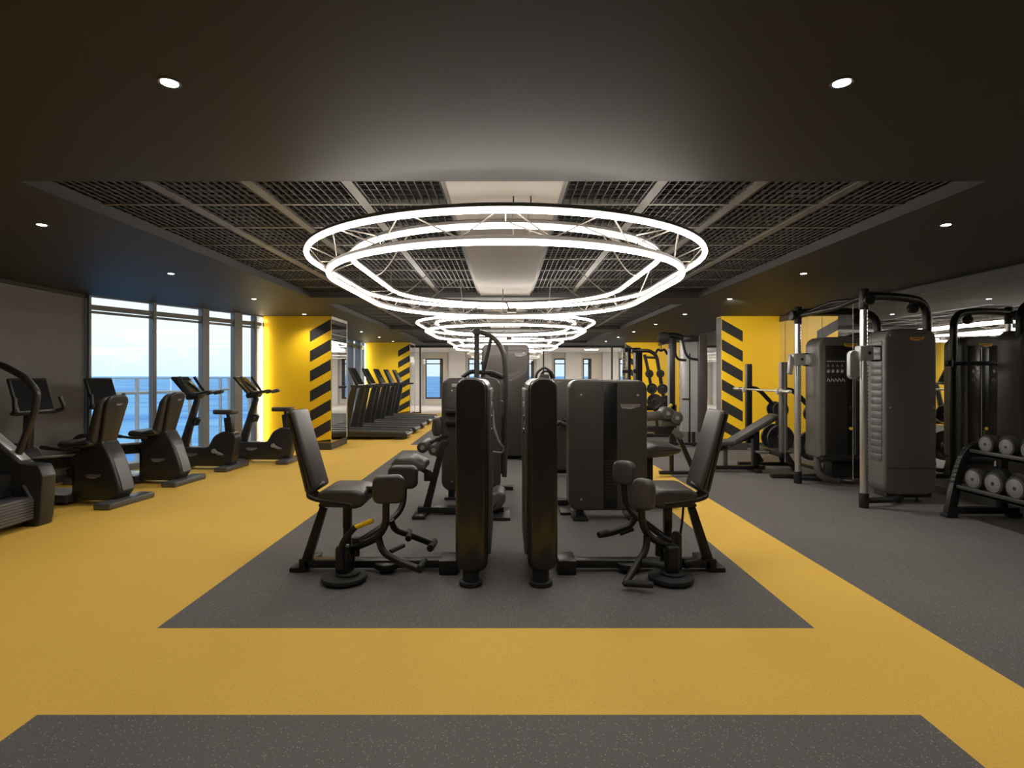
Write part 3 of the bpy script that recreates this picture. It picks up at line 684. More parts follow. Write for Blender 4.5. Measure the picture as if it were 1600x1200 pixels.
# roller machine right middle
t = T('back_extension_bench', 'low dark bench with thick round roller pads right of the broad slot tower', 'exercise machine', (2.5, 8.6, 0))
F = lambda px, py, Y=8.6: at(px, py, Y)
for (px0, px1, py, r_) in ((1010, 1050, 651, .06), (1034, 1062, 662, .05)):
    b = bmn(); cyl(b, F(px0, py), F(px1, py-3), r_*1.2, 20, .02); P('roller_pad', b, M_PADG, t)
for (px, py) in ((1040, 645), (1054, 652)):
    b = bmn(); c = F(px, py); cyl(b, c-V(.0, .14, 0), c+V(0, .12, 0), .095, 20, .025); r_ = P('round_pad', b, M_PADG, t)
    b = bmn(); cyl(b, c-V(0, .15, 0), c-V(0, .138, 0), .03, 14); P('end_cap', b, M_SILV, r_)
b = bmn(); beam(b, F(1010, 670), F(1052, 671), .08, .09, .012); beam(b, F(1022, 677), F(1050, 678), .06, .05, .008); P('bench_rail', b, M_BLK, t)
b = bmn(); beam(b, F(1050, 671), F(1066, 684), .1, .09, .02, (0, 1, 0)); P('rail_cap', b, M_SHELLG, t)
b = bmn(); beam(b, F(1058, 678), F(1085, 738), .06, .07, .008, (1, 0, 0)); P('slanted_leg', b, M_BLK, t)
b = bmn(); c = F(1030, 0); d_ = F(1050, 0); box(b, (c.x, 8.56, .03), (2.95, 8.64, .08), .006); box(b, (d_.x-.04, 8.57, .06), (d_.x+.02, 8.63, .85), .006); box(b, (2.82, 8.4, 0), (2.95, 8.8, .04), .006); P('base_beam', b, M_BLK, t)
b = bmn(); cyl(b, F(1042, 640), F(1050, 632), .025, 12, .004); P('adjuster_knob', b, M_BRASS, t)

# ------------------------------------------------------------------ functional cable machine at the right
t = T('dual_cable_machine', 'large cable machine with two chrome uprights and two grey weight towers by the mirror', 'exercise machine', (4.5, 7.3, 0))
for y, zt in ((8.04, 2.47), (6.56, 2.50)):
    b = bmn(); cyl(b, (4.13, y, .16), (4.13, y, zt-.2), .040, 24); u = P('chrome_upright', b, M_CHR, t)
    b = bmn()
    for k in range(46):
        z = .3+k*.043; box(b, (4.145, y-.041, z), (4.158, y-.034, z+.010))
    P('hole_row', b, M_SEAM, u, flat=True)
    b = bmn(); cyl(b, (4.13, y, 0), (4.13, y, .17), .052, 20, .006); cyl(b, (4.13, y, zt-.22), (4.13, y, zt+.02), .052, 20, .008); P('end_sleeve', b, M_BLK, u)
    yo = 6.83 if y < 7 else 7.80; xe = 5.06 if y < 7 else 5.10
    b = bmn(); tube(b, [(4.13, y, zt-.06), (4.6, y+(yo-y)*.5, zt-.05), (xe, yo, zt-.09), (xe, yo, 1.95 if y < 7 else .05)], .048, 14, rf=.22); P('top_arch', b, M_BLK, t)
    b = bmn(); c = V(4.13+.33*(xe-4.13)/.93+.38, y+(yo-y)*.75, zt-.18); cyl(b, c-V(0, .03, 0), c+V(0, .03, 0), .06, 18, .01); box(b, c-V(.03, .03, -.02), c+V(.03, .03, .1), .01); P('pulley', b, M_RUB, t)
    b = bmn(); tube(b, [(4.13, y, .08), (4.5, y+(yo-y)*.3, .07), (4.75, yo, .07)], .035, 10, rf=.1); P('base_tube', b, M_BLK, t)
    # sliding carriage with pulley bracket and handle
    zc = 1.75 if y > 7 else 1.78
    b = bmn(); box(b, (4.13-.075, y-.06, zc-.085), (4.13+.085, y+.06, zc+.085), .018); ca = P('carriage', b, M_SILV, u)
    b = bmn(); tube(b, [(4.2, y, zc+.08), (4.33, y, zc+.08), (4.33, y, zc-.085), (4.2, y, zc-.085)], .010, 8, rf=.02); P('carriage_handle', b, M_BLK, ca)
    b = bmn(); cyl(b, (4.16, y-.063, zc), (4.16, y-.057, zc), .02, 14); P('carriage_pin', b, M_RUB, ca)
    b = bmn()
    if y > 7: prism(b, [(4.0, zc+.08), (4.06, zc-.0), (4.03, zc-.22), (3.98, zc-.2)], 'y', y-.05, y+.02, .008, 2)
    else: prism(b, rrect(3.98, 4.09, zc-.3, zc+.03, .05), 'y', y-.02, y+.05, .01, 2, )
    if y < 7: b.transform(Matrix.Translation((-.02, 0, 0)))
    P('pulley_bracket', b, M_SILV, ca)
b = bmn(); tube(b, [(4.13, 6.56, 2.43), (4.09, 7.0, 2.36), (4.10, 7.5, 2.36), (4.13, 8.04, 2.36)], .03, 10, rf=.1)
tube(b, [(4.18, 6.6, 2.40), (4.20, 7.3, 2.47), (4.18, 8.0, 2.38)], .024, 10, rf=.2); cyl(b, (4.13, 6.50, 2.38), (4.13, 6.44, 2.38), .06, 18, .01); cyl(b, (4.03, 8.04, 2.37), (4.09, 8.04, 2.37), .07, 18, .01); P('pull_up_bar', b, M_BLK, t)
b = bmn()
for (x, y) in ((4.06, 8.0), (3.93, 8.0), (4.45, 8.0), (4.03, 6.6)): tube(b, [(x, y, .3), (x, y, 2.36)], .0035, 5)
P('cable', b, M_WIRE, t)
b = bmn(); cyl(b, (4.75, 7.42, 1.68), (5.50, 7.42, 1.68), .028, 14)
for x in (4.8, 5.46): cyl(b, (x, 7.42, 1.64), (x, 7.42, 1.72), .045, 14, .006)
beam(b, (5.06, 7.42, 1.68), (5.08, 7.8, 1.68), .05, .05); P('rear_brace', b, M_BLK, t)
# front tower (blank outer face)
b = bmn(); prism(b, rrect(4.50, 5.12, .10, 2.075, .13), 'y', 6.75, 7.10, .03, 3); tw = P('weight_tower', b, M_SHELLG, t)
b = bmn(); box(b, (4.52, 6.744, .42), (5.10, 6.75, .424)); P('panel_seam', b, M_SEAM, tw, flat=True)
b = bmn()
for k in range(17): box(b, (4.492, 6.80, .5+k*.085), (4.503, 7.0, .575+k*.085), .004)
P('side_louvre', b, M_BIKEG, tw)
logo(tw, V(4.88, 6.747, 1.96), .17, M_LOGOY, solid=True)
bolts(tw, [(4.56, 6.75, 1.14), (5.08, 6.75, 1.14), (4.56, 6.75, 2.0), (4.83, 6.75, .35)], .010)
b = bmn()
box(b, (4.55, 6.8, .06), (5.1, 7.05, .13), .02)
for x in (4.72, 4.96): cyl(b, (x, 6.86, 0), (x, 6.86, .02), .035, 16); cyl(b, (x, 6.86, .01), (x, 6.86, .12), .012, 10)
P('levelling_feet', b, M_RUB, t)
# rear tower (inner face with exercise placard and stack)
b = bmn(); prism(b, rrect(4.27, 5.0, .40, 2.05, [.13, .13, .02, .02]), 'y', 7.76, 8.12, .03, 3); tw = P('weight_tower', b, M_SHELLG, t)
b = bmn(); box(b, (4.36, 7.752, .44), (4.655, 7.77, 1.93), .004); box(b, (4.76, 7.752, .44), (4.93, 7.77, 1.93), .004); P('front_panel', b, M_SHELLF, tw)
b = bmn(); box(b, (4.655, 7.75, .44), (4.755, 7.77, 1.90), .003); P('stack_slot', b, M_SHELLD, tw)
b = bmn(); box(b, (4.756, 7.744, .44), (4.766, 7.752, 1.9)); P('slot_edge', b, M_CHR, tw, flat=True)
b = bmn()
for k in range(9): box(b, (4.715, 7.742, .46+k*.035), (4.75, 7.752, .485+k*.035), .002)
P('weight_stack', b, M_PLATE, tw)
b = bmn(); cyl(b, (4.70, 7.735, .80), (4.70, 7.75, .80), .022, 14); P('stack_pin', b, M_BRASS, tw)
b = bmn(); cyl(b, (4.70, 7.735, 1.08), (4.70, 7.75, 1.08), .025, 14); P('stack_knob', b, M_BLKP, tw)
logo(tw, V(4.70, 7.748, 1.94), .19, M_LOGOY, solid=True)
b = bmn()
for x0 in (4.375, 4.775):
    for r_, (n_, hh, ww) in enumerate(((8, .012, .012), (4, .035, .028), (4, .05, .026), (5, .05, .030))):
        z = (1.71, 1.64, 1.56, 1.44)[r_]; W = .25 if x0 < 4.6 else .14
        n2 = n_ if x0 < 4.6 else max(2, n_//2)
        for k in range(n2):
            x = x0+W*(k+.1)/n2
            if r_ == 0: box(b, (x, 7.7505, z), (x+W/n2*.7, 7.753, z+hh)); continue
            if r_ == 1:
                tube(b, [(x, 7.751, z), (x+ww*.5, 7.751, z+hh), (x+ww, 7.751, z)], .003, 4); continue
            if r_ == 2:   # little standing figures
                box(b, (x, 7.7505, z), (x+ww, 7.753, z+hh*.62)); box(b, (x+ww*.3, 7.7505, z+hh*.68), (x+ww*.7, 7.753, z+hh)); box(b, (x+ww*1.15, 7.7505, z+.01), (x+ww*1.4, 7.753, z+hh*.8)); continue
            tube(b, [(x, 7.751, z), (x+ww*.4, 7.751, z+hh*.9), (x+ww, 7.751, z+hh*.5), (x+ww*1.3, 7.751, z)], .005, 4)
P('exercise_placard', b, M_PRINT, tw, flat=True)
b = bmn(); box(b, (4.30, 7.72, .36), (5.0, 8.1, .41), .01); P('lower_shelf', b, M_BLK, t)
b = bmn(); tube(b, [(4.33, 7.9, .42), (4.33, 7.9, .16), (4.5, 7.9, .07), (5.0, 7.9, .07)], .05, 12, rf=.12); P('corner_tube', b, M_SHELLG, t)
b = bmn(); box(b, (4.5, 7.85, .12), (5.0, 8.08, .36), .01); P('base_box', b, M_BLKP, t)
# ------------------------------------------------------------------ bench press
t = T('bench_press', 'incline bench press station with two uprights in front of the right yellow column', 'exercise machine', (4.2, 9.07, 0))
for y in (9.67, 8.47):
    b = bmn(); box(b, (4.13-.045, y-.045, .38), (4.13+.045, y+.045, 1.72), .006); u = P('upright', b, M_BLK if y > 9 else M_SHELLG, t)
    b = bmn(); box(b, (4.03, y-.03, 1.24), (4.10, y+.03, 1.27), .005); box(b, (4.03, y-.03, 1.24), (4.045, y+.03, 1.33), .005); P('bar_hook', b, M_SILV, u)
    b = bmn(); tube(b, [(4.13, y, 1.31), (4.25, y, 1.31), (4.35, y, 1.24), (4.62, y, .95), (4.62, y, .35), (4.7, y, .06)], .035, 12, rf=.12); P('rear_brace', b, M_BLK, t)
    b = bmn(); beam(b, (4.13, y, .42), (4.35, y, .06), .07, .07, .008, (1, 0, 0)); box(b, (3.95, y-.05, 0), (5.0, y+.05, .06), .01); P('foot_beam', b, M_BLK, t)
    for z in (.95, .47):
        b = bmn(); cyl(b, (4.62, y-.16, z), (4.62, y+.16, z), .025, 14); P('plate_peg', b, M_CHR, t)
b = bmn(); box(b, (4.10, 8.47, .30), (4.2, 9.67, .38), .01); box(b, (4.7, 8.47, .08), (4.78, 9.67, .14), .01); P('cross_beam', b, M_BLK, t)
b = bmn(); beam(b, at(1132, 697, 9.07), at(1211, 649, 9.07), .30, .085, .03, (0, 0, 1)); P('back_pad', b, M_PADG, t)
b = bmn(); beam(b, at(1120, 704, 9.07), at(1180, 672, 9.07)-V(0, 0, .07), .08, .05, .006); P('pad_rail', b, M_BLK, t)
b = bmn(); a = at(1180, 0, 9.07).x; box(b, (a-.05, 9.02, .05), (a+.05, 9.12, .70), .008); P('bench_post', b, M_BLK, t)
b = bmn(); a0 = at(1120, 0, 9.07).x; box(b, (a0-.25, 9.02, .03), (4.12, 9.12, .09), .008); box(b, (a0-.28, 8.85, 0), (a0-.18, 9.3, .05), .006); box(b, (a-.08, 8.85, 0), (a+.02, 9.3, .05), .008); P('base_beam', b, M_BLK, t)
b = bmn(); box(b, (3.35, 8.9, .42), (3.62, 9.24, .50), .03, 3); beam(b, (3.5, 9.07, .44), (3.5, 9.07, .06), .06, .06); P('seat', b, M_PADG, t)
b = bmn(); box(b, (3.95, 8.85, .30), (4.45, 9.3, .34), .01); P('spotter_step', b, M_SHELLG, t)
# barbell
t = T('barbell', 'long chrome barbell resting across the bench press uprights', 'barbell', (4.075, 9.07, 1.30))
b = bmn(); cyl(b, (4.075, 8.4, 1.292), (4.075, 9.9, 1.292), .014, 14); P('bar', b, M_CHR, t)
for s in (-1, 1):
    b = bmn(); cyl(b, (4.075, 9.14+s*.75, 1.292), (4.075, 9.14+s*1.0, 1.292), .025, 18, .003); cyl(b, (4.075, 9.14+s*.74, 1.292), (4.075, 9.14+s*.76, 1.292), .034, 18, .003); P('sleeve', b, M_CHR, t)
def plate(r, th):
    b = bmn()
    prof = [(.026, -th*.5), (.06, -th*.5), (.07, -th*.30), (r*.72, -th*.30), (r*.78, -th*.5), (r*.97, -th*.5), (r, -th*.35), (r, th*.35), (r*.97, th*.5), (.026, th*.5)]
    n_ = 32; R = [[b.verts.new((p[0]*math.cos(2*PI*k/n_), p[1], p[0]*math.sin(2*PI*k/n_))) for k in range(n_)] for p in prof]
    for i in range(len(prof)):
        A_, B_ = R[i], R[(i+1) % len(prof)]
        for k in range(n_): b.faces.new((A_[k], A_[(k+1) % n_], B_[(k+1) % n_], B_[k]))
    bmesh.ops.recalc_face_normals(b, faces=b.faces); return b
big = P('weight_plate', plate(.225, .045), M_PLATE, label='x', cat='weight plate', group='plates on the bench press pegs')
small = P('weight_plate', plate(.13, .035), M_PLATE, label='x', cat='weight plate', group='plates on the bench press pegs')
first = {id(big): 1, id(small): 1}
def putp(o, loc, lab):
    if first[id(o)]: o.location = loc; o['label'] = lab; first[id(o)] = 0
    else: place_copy(o, loc, lab)
for y, who in ((8.47, 'nearer'), (9.67, 'farther')):
    for j, dy in enumerate((-.115, .115)):
        ds = 'camera side' if j == 0 else 'far side'
        putp(big, (4.62, y+dy, .47), 'large black weight plate low on the %s bench press brace, %s' % (who, ds))
        putp(small, (4.62, y+dy, .95), 'small black weight plate high on the %s bench press brace, %s' % (who, ds))
# ------------------------------------------------------------------ dumbbell rack
t = T('dumbbell_rack', 'black two tier dumbbell rack with curved end leg at the right edge of the photo', 'rack', (5.0, 5.2, 0))
for y in (6.12, 4.2):
    b = bmn(); pts = fillet([V(4.77, y, .03), V(4.86, y, .46), V(4.97, y, .75), V(5.32, y, .82)], .22, 6)
    for i in range(len(pts)-1): beam(b, pts[i], pts[i+1]+(pts[i+1]-pts[i])*.12, .07, .095, .008, (1, 0, 0) if abs((pts[i+1]-pts[i]).normalized().z) > .6 else (0, 0, 1))
    e_ = P('end_leg', b, M_BLK, t)
    b = bmn(); box(b, (4.80, y-.04, .04), (5.5, y+.04, .11), .008); box(b, (5.3, y-.035, .1), (5.38, y+.035, .84), .008); box(b, (4.71, y-.05, 0), (4.83, y+.05, .05), .008); box(b, (5.4, y-.05, 0), (5.52, y+.05, .05), .008); P('end_base', b, M_BLK, t)
def tray(x0, x1, z):
    b = bmn(); box(b, (x0, 4.15, z), (x1, 6.06, z+.03), .006); box(b, (x0, 4.15, z), (x0+.03, 6.06, z+.06), .006); box(b, (x1-.03, 4.15, z), (x1, 6.06, z+.06), .006); P('tray', b, M_BLKP, t)
tray(4.80, 5.30, .30); tray(4.94, 5.40, .68)
def dumbbell(r, L):
    t = T('dumbbell', 'x', 'dumbbell', (0, 0, 0), 'dumbbells on the rack')
    for s in (-1, 1):
        b = bmn(); cyl(b, (s*(L/2-.085), 0, 0), (s*L/2, 0, 0), r, 32, .012); h = P('weight_head', b, M_RUB, t)
        b = bmn(); cyl(b, (s*(L/2-.002), 0, 0), (s*(L/2+.004), 0, 0), r*.80, 32, .002); P('end_plate', b, M_DISC, h)
        b = bmn(); cyl(b, (s*(L/2+.002), 0, 0), (s*(L/2+.006), 0, 0), r*.16, 16); 
        for k in range(26):
            if k % 13 in (5, 6, 7, 8): continue
            a = 2*PI*k/26; p = V(s*(L/2+.0045), math.cos(a)*r*.62, math.sin(a)*r*.62)
            box(b, p-V(.001, .003, .003), p+V(.001, .003, .003))
        P('end_marking', b, M_BLKP, h, flat=True)
    b = bmn(); cyl(b, (-L/2+.08, 0, 0), (L/2-.08, 0, 0), .016, 14); P('handle', b, M_CHR, t)
    return t
dL = dumbbell(.112, .34); dU = dumbbell(.095, .30)
names = ['farthest', 'second farthest', 'third farthest', 'fourth farthest', 'fifth farthest', 'sixth farthest', 'nearest']
for j, (proto, xc, z, tier) in enumerate(((dL, 5.03, .33+.112, 'lower'), (dU, 5.15, .71+.095, 'upper'))):
    for i in range(5):
        y = (5.92 if j == 0 else 5.93)-i*.245
        lab = 'black dumbbell with grey end face, %s from the left on the %s tray' % (['first', 'second', 'third', 'fourth', 'fifth'][i], tier)
        if i == 0: proto.location = (xc, y, z); proto['label'] = lab
        else: place_copy(proto, (xc, y, z), lab)

# ------------------------------------------------------------------ far right machines
t = T('lat_pulldown', 'tall silver fronted pulldown machine with hanging bars beside the right striped column', 'exercise machine', (4.0, 12.4, 0))
F = lambda px, py, Y=12.3: at(px, py, Y)
b = bmn(); prism(b, rrect(F(1066, 0).x, F(1093, 0).x, .30, 2.36, .03), 'y', 12.3, 12.5, .01, 2); tw = P('weight_tower', b, M_SILV, t)
b = bmn(); prism(b, rrect(F(1090, 0).x, F(1104, 0).x, .30, 2.40, .03), 'y', 12.24, 12.6, .02, 2); P('side_cover', b, M_SHELL, tw)
b = bmn(); box(b, (F(1076.5, 0).x, 12.29, .05), (F(1078.5, 0).x, 12.3, 2.0)); P('stack_slot', b, M_SHELLD, tw, flat=True)
b = bmn(); box(b, (F(1066, 0).x, 12.285, 1.0), (F(1078, 0).x, 12.3, 1.03)); P('stack_pin_bar', b, M_BLK, tw, flat=True)
b = bmn(); box(b, F(1046, 528, 12.1), F(1053, 640, 12.2), .008); P('mast', b, M_BLK, t)
b = bmn(); box(b, F(1043.5, 545, 12.08), F(1046, 640, 12.1)); P('hole_strip', b, M_SILV, t, flat=True)
b = bmn(); tube(b, [F(1036, 527), F(1052, 523), F(1075, 531), F(1100, 527)], .06, 10, rf=.1); cyl(b, F(1037, 528, 12.2), F(1037, 528, 12.4), .13, 18, .02); box(b, F(1068, 525, 12.2), F(1088, 534, 12.4), .02); P('top_arm', b, M_BLK, t)
b = bmn(); tube(b, [F(1055, 530), F(1055, 555), F(1060, 562), F(1072, 563)], .028, 8, rf=.1); tube(b, [F(1066, 530), F(1070, 550), F(1076, 560), F(1090, 562)], .028, 8, rf=.1); P('hanging_handles', b, M_BLK, t)
b = bmn(); tube(b, [F(1024, 553), F(1028, 545), F(1033, 549), F(1038, 545), F(1043, 554)], .025, 8, rf=.08); tube(b, [F(1033, 530), F(1033, 547)], .01, 6); P('curl_bar', b, M_BLK, t)
b = bmn(); beam(b, (F(1010, 0).x, 12.2, .06), (F(1086, 0).x, 12.2, .06), .08, .06); box(b, F(1076, 675, 12.3), F(1078, 694, 12.35)); box(b, F(1082, 675, 12.3), F(1085, 697, 12.35)); box(b, (F(1046, 0).x, 12.1, .0), (F(1053, 0).x, 12.2, .9), .006); P('base_beam', b, M_BLK, t)
t = T('plate_loaded_machine', 'dark arched tube machine carrying round plates before the farther right yellow column', 'exercise machine', (3.4, 14.2, 0))
F = lambda px, py, Y=14.2: at(px, py, Y)
b = bmn(); tube(b, [F(987, 548), F(1016, 548), F(1026, 556), F(1031, 585), F(1040, 640), F(1044, 672)], .045, 10, rf=.25); tube(b, [F(1007, 554), F(1012, 575), F(1023, 635), F(1028, 672)], .04, 10, rf=.2); tube(b, [F(1009, 558), F(1024, 559)], .03, 8); P('tube_frame', b, M_BLK, t)
b = bmn(); box(b, (F(1004, 0).x, 14.1, 0), (F(1046, 0).x, 14.3, .08), .01); P('base_beam', b, M_BLK, t)
b = bmn(); box(b, F(1008, 634), F(1040, 641, 14.3), .01); P('middle_beam', b, M_BLK, t)
b = bmn(); box(b, F(1008, 650, 14.0), F(1030, 643, 14.3), .03, 3); P('seat', b, M_PADG, t)
for i, (px, py, r_) in enumerate(((1013, 584, .10), (1031.5, 584, .10), (1017, 607, .13), (1035, 608, .13), (1021, 627, .19), (1039, 629, .18))):
    c = F(px, py, 14.1); b = plate(r_, .05)
    for v in b.verts: v.co += V(c.x, 14.0+.08*(i % 2), c.z)
    b2 = P('weight_plate', b, M_PLATE, label='round black plate on the arched tube machine, %s row, %s side' % (('top', 'middle', 'bottom')[i//2], ('left', 'right')[i % 2]), cat='weight plate', group='plates on the arched tube machine')
t = T('cable_column', 'slim dark cable column with pale number strip left of the farther right yellow column', 'exercise machine', (3.2, 15.0, 0))
F = lambda px, py, Y=15.0: at(px, py, Y)
b = bmn(); box(b, (F(981, 0).x, 15.0, .0), (F(986, 0).x, 15.15, F(0, 546).z), .01); box(b, (F(993, 0).x, 15.0, 0), (F(1004, 0).x, 15.3, F(0, 549).z), .02); box(b, (F(972, 0).x, 15.05, F(0, 550).z), (F(1002, 0).x, 15.15, F(0, 543).z), .02); P('column_frame', b, M_BLK, t)
b = bmn(); box(b, (F(972.5, 0).x, 15.0, .1), (F(977, 0).x, 15.06, F(0, 544).z), .005); P('number_strip', b, M_SILV, t)
b = bmn()
for k in range(14): box(b, (F(974, 0).x, 14.99, .9+k*.09), (F(975.6, 0).x, 15.0, .94+k*.09))
box(b, F(973, 578, 14.96), F(984, 583, 15.0)); box(b, F(990, 577, 14.96), F(994, 583, 15.0)); P('guide_rods', b, M_BLKP, t, flat=True)

# ------------------------------------------------------------------ treadmills
def treadmill():
    t = T('treadmill', 'x', 'treadmill', (0, 0, 0), 'treadmills in a row by the far left windows')
    # local: rear end at x=0, runs to x=-2.1, centred on y=0
    b = bmn(); prism(b, [(-2.0, .06), (-2.0, .20), (-.06, .16), (.0, .12), (-.02, .06)], 'y', -.40, .40, .015, 2); P('deck', b, M_BIKE, t)
    b = bmn(); prism(b, [(-1.6, .18), (-1.6, .205), (-.1, .172), (-.1, .15)], 'y', -.26, .26, 0); P('belt', b, M_RUB, t)
    for s in (-1, 1):
        b = bmn(); prism(b, [(-1.75, .19), (-1.75, .235), (-.06, .19), (-.02, .15), (-.06, .14)], 'y', s*.34-.055, s*.34+.055, .008); P('side_rail', b, M_BIKEG, t)
        b = bmn(); prism(b, [(-1.62, .10), (-1.42, .10), (-1.22, 1.15), (-1.20, 1.28), (-1.30, 1.30), (-1.38, 1.10)], 'y', s*.40-.035, s*.40+.035, .014, 2, rc=.04); P('upright', b, M_BIKE, t)
        b = bmn(); beam(b, (-1.36, s*.40, 1.27), (-.85, s*.40, 1.25), .06, .055, .02); P('handrail', b, M_BLKP, t)
        b = bmn(); cyl(b, (-.35, s*.3, 0), (-.15, s*.3, 0.0001), .001, 6) if False else box(b, (-.32, s*.33-.05, 0), (-.12, s*.33+.05, .07), .012); P('rear_foot', b, M_RUB, t)
    b = bmn(); prism(b, [(-2.12, .03), (-2.12, .20), (-2.0, .30), (-1.7, .30), (-1.58, .20), (-1.58, .03)], 'y', -.42, .42, .03, 2, rc=.05); P('motor_hood', b, M_BIKE, t)
    b = bmn(); beam(b, (-1.28, -.40, 1.26), (-1.28, .40, 1.26), .10, .07, .015); P('cross_bar', b, M_BIKE, t)
    b = bmn(); prism(b, [(-1.28, 1.28), (-1.20, 1.28), (-1.42, 1.72), (-1.47, 1.70)], 'y', -.27, .27, .012, 2); c = P('console', b, M_BIKE, t)
    b = bmn(); prism(b, [(-1.205, 1.315), (-1.198, 1.318), (-1.408, 1.70), (-1.415, 1.697)], 'y', -.235, .235, 0); P('screen', b, M_SCR, c)
    b = bmn(); tube(b, [(-1.2, -.12, 1.28), (-1.0, -.12, 1.24), (-1.0, .12, 1.24), (-1.2, .12, 1.28)], .018, 8, rf=.06); P('front_grip', b, M_BLKP, t)
    for s in (-.44,):
        logo(t, V(-1.8, s+.017, .15), .2)
    return t
tm = treadmill()
for i, y in enumerate((13.9, 15.2, 16.5, 17.85, 19.2)):
    lab = 'black treadmill, %s of the row pointing at the far left windows' % ['nearest', 'second', 'third', 'fourth', 'farthest'][i]
    if i == 0: tm.location = (-2.32, y, 0); tm['label'] = lab
    else: place_copy(tm, (-2.32, y, 0), lab)

# ------------------------------------------------------------------ bikes
def stab(t, x, hw, name, m=M_BIKEG):
    b = bmn(); box(b, (x-.105, -hw, .0), (x+.105, hw, .072), .018); P(name, b, m, t)
def console(t, x, z, tilt, w_=.46, h=.36):
    M = Matrix.Translation((x, 0, z)) @ Matrix.Rotation(tilt, 4, 'Y')
    b = bmn(); box(b, (-.03, -w_/2, -h/2), (.015, w_/2, h/2), .018, 2, M); c = P('console', b, M_BIKE, t)
    b = bmn(); box(b, (.012, -w_/2+.025, -h/2+.03), (.017, w_/2-.025, h/2-.03), 0, 1, M); P('screen', b, M_SCR, c, flat=True)
    return c
def recumbent():
    t = T('recumbent_bike', 'x', 'exercise bike', (0, 0, 0), 'recumbent bikes facing the left windows')
    stab(t, 0, .36, 'rear_stabiliser'); stab(t, -1.48, .28, 'front_stabiliser')
    b = bmn(); prism(b, [(-.40, .05), (.15, .05), (.235, .17), (.20, .30), (.10, .58), (-.0, .76), (-.16, .72), (-.40, .56), (-.41, .5), (-.36, .42)], 'y', -.13, .13, .03, 3, rc=.04); bd = P('rear_housing', b, M_BIKE, t)
    b = bmn(); prism(b, [(.16, .09), (.245, .17), (.21, .30), (.12, .54), (.10, .54), (.19, .30), (.22, .17)], 'y', -.09, .09, .004, 1); P('rear_panel', b, M_BIKEG, bd)
    logo(bd, V(-.10, -.134, .34), .2)
    b = bmn(); box(b, (-1.15, -.22, .03), (-.36, .22, .12), .02); P('platform', b, M_BIKE, t)
    b = bmn(); box(b, (-1.1, -.20, .119), (-.40, .20, .128), .004); P('platform_top', b, M_LIGHTG, t)
    b = bmn(); beam(b, (-.2, 0, .50), (-1.05, 0, .44), .13, .13, .015); r_ = P('seat_rail', b, M_BIKE, t)
    b = bmn(); beam(b, (-.3, 0, .575), (-1.0, 0, .522), .11, .02, .004); P('rail_top', b, M_LIGHTG, r_)
    b = bmn(); prism(b, [(-1.46, .05), (-.92, .05), (-.90, .30), (-1.0, .60), (-1.12, .70), (-1.3, .70), (-1.44, .58), (-1.50, .3)], 'y', -.12, .12, .03, 3, rc=.07); P('front_housing', b, M_BIKE, t)
    for s in (-1, 1):
        b = bmn(); c = V(-1.15, s*.14, .45); e_ = c+V(-.14*s, 0, .10*s); beam(b, c, e_, .02, .04, .006); cyl(b, c-V(0, .02, 0), c+V(0, .02, 0), .03, 14); k_ = P('crank', b, M_SILV, t)
        b = bmn(); box(b, e_+V(-.05, min(s*.02, s*.12), -.015), e_+V(.05, max(s*.02, s*.12), .015), .006); tube(b, [e_+V(-.05, s*.07, 0), e_+V(-.03, s*.07, .06), e_+V(.03, s*.07, .06), e_+V(.05, s*.07, 0)], .008, 6, rf=.03); P('pedal', b, M_BLKP, k_)
    b = bmn(); beam(b, (-1.08, 0, .62), (-1.05, 0, 1.12), .10, .08, .02, (1, 0, 0)); P('console_mast', b, M_BIKE, t)
    console(t, -1.02, 1.28, -.30, .50, .44)
    b = bmn(); tube(b, [(-.94, -.30, 1.26), (-.90, -.33, 1.10), (-1.0, -.28, 1.07), (-1.0, .28, 1.07), (-.90, .33, 1.10), (-.94, .30, 1.26)], .025, 10, rf=.05); tube(b, [(-1.0, 0, 1.07), (-1.06, 0, 1.08)], .03, 8); P('handlebar', b, M_BLKP, t)
    b = bmn(); prism(b, [(-.50, .70), (-.46, .76), (-.30, .74), (-.12, .78), (-.06, .72), (-.12, .68), (-.44, .66)], 'y', -.22, .22, .03, 3, rc=.03); P('seat', b, M_PAD, t)
    b = bmn(); beam(b, (-.30, 0, .66), (-.28, 0, .58), .16, .2, .01); P('seat_carriage', b, M_BLKP, t)
    b = bmn()
    def lean(v, k):
        q = (v.co.z-.74)/.6; v.co.x += -.07+.15*q-k*math.sin(PI*min(1, max(0, q*1.15)))
    prism(b, rrect(-.19, .19, .75, 1.33, [.12, .12, .09, .09]), 'x', -.09, .0, .04, 4)
    for v in b.verts: lean(v, .05 if v.co.x < -.04 else 0)
    bk = P('backrest', b, M_PAD, t)
    b = bmn(); prism(b, rrect(-.165, .165, .66, 1.35, [.10, .10, .06, .06]), 'x', .0, .055, .025, 3)
    for v in b.verts:
        v.co.y *= .62+.38*min(1, max(0, (v.co.z-.66)/.42)); lean(v, -.005)
    P('back_shell', b, M_BIKE, bk)
    logo(bk, V(.128, -.0, 1.24), .10, face='+x')
    for s in (-1, 1):
        b = bmn(); tube(b, [(-.2, s*.2, .66), (-.35, s*.27, .66), (-.62, s*.28, .69)], .018, 8, rf=.06); tube(b, [(-.52, s*.28, .68), (-.62, s*.28, .69)], .024, 8); P('side_handle', b, M_BLKP, t)
    for c in t.children:
        if 'stabiliser' in c.name: continue
        for q in [c]+list(c.children)+[g for k_ in c.children for g in k_.children]:
            q.data.transform(Matrix.Translation((-.20, 0, -.06 if q.name.startswith(('back', 'badge', 'lettering')) and c.name.startswith('backrest') else 0)))
    return t
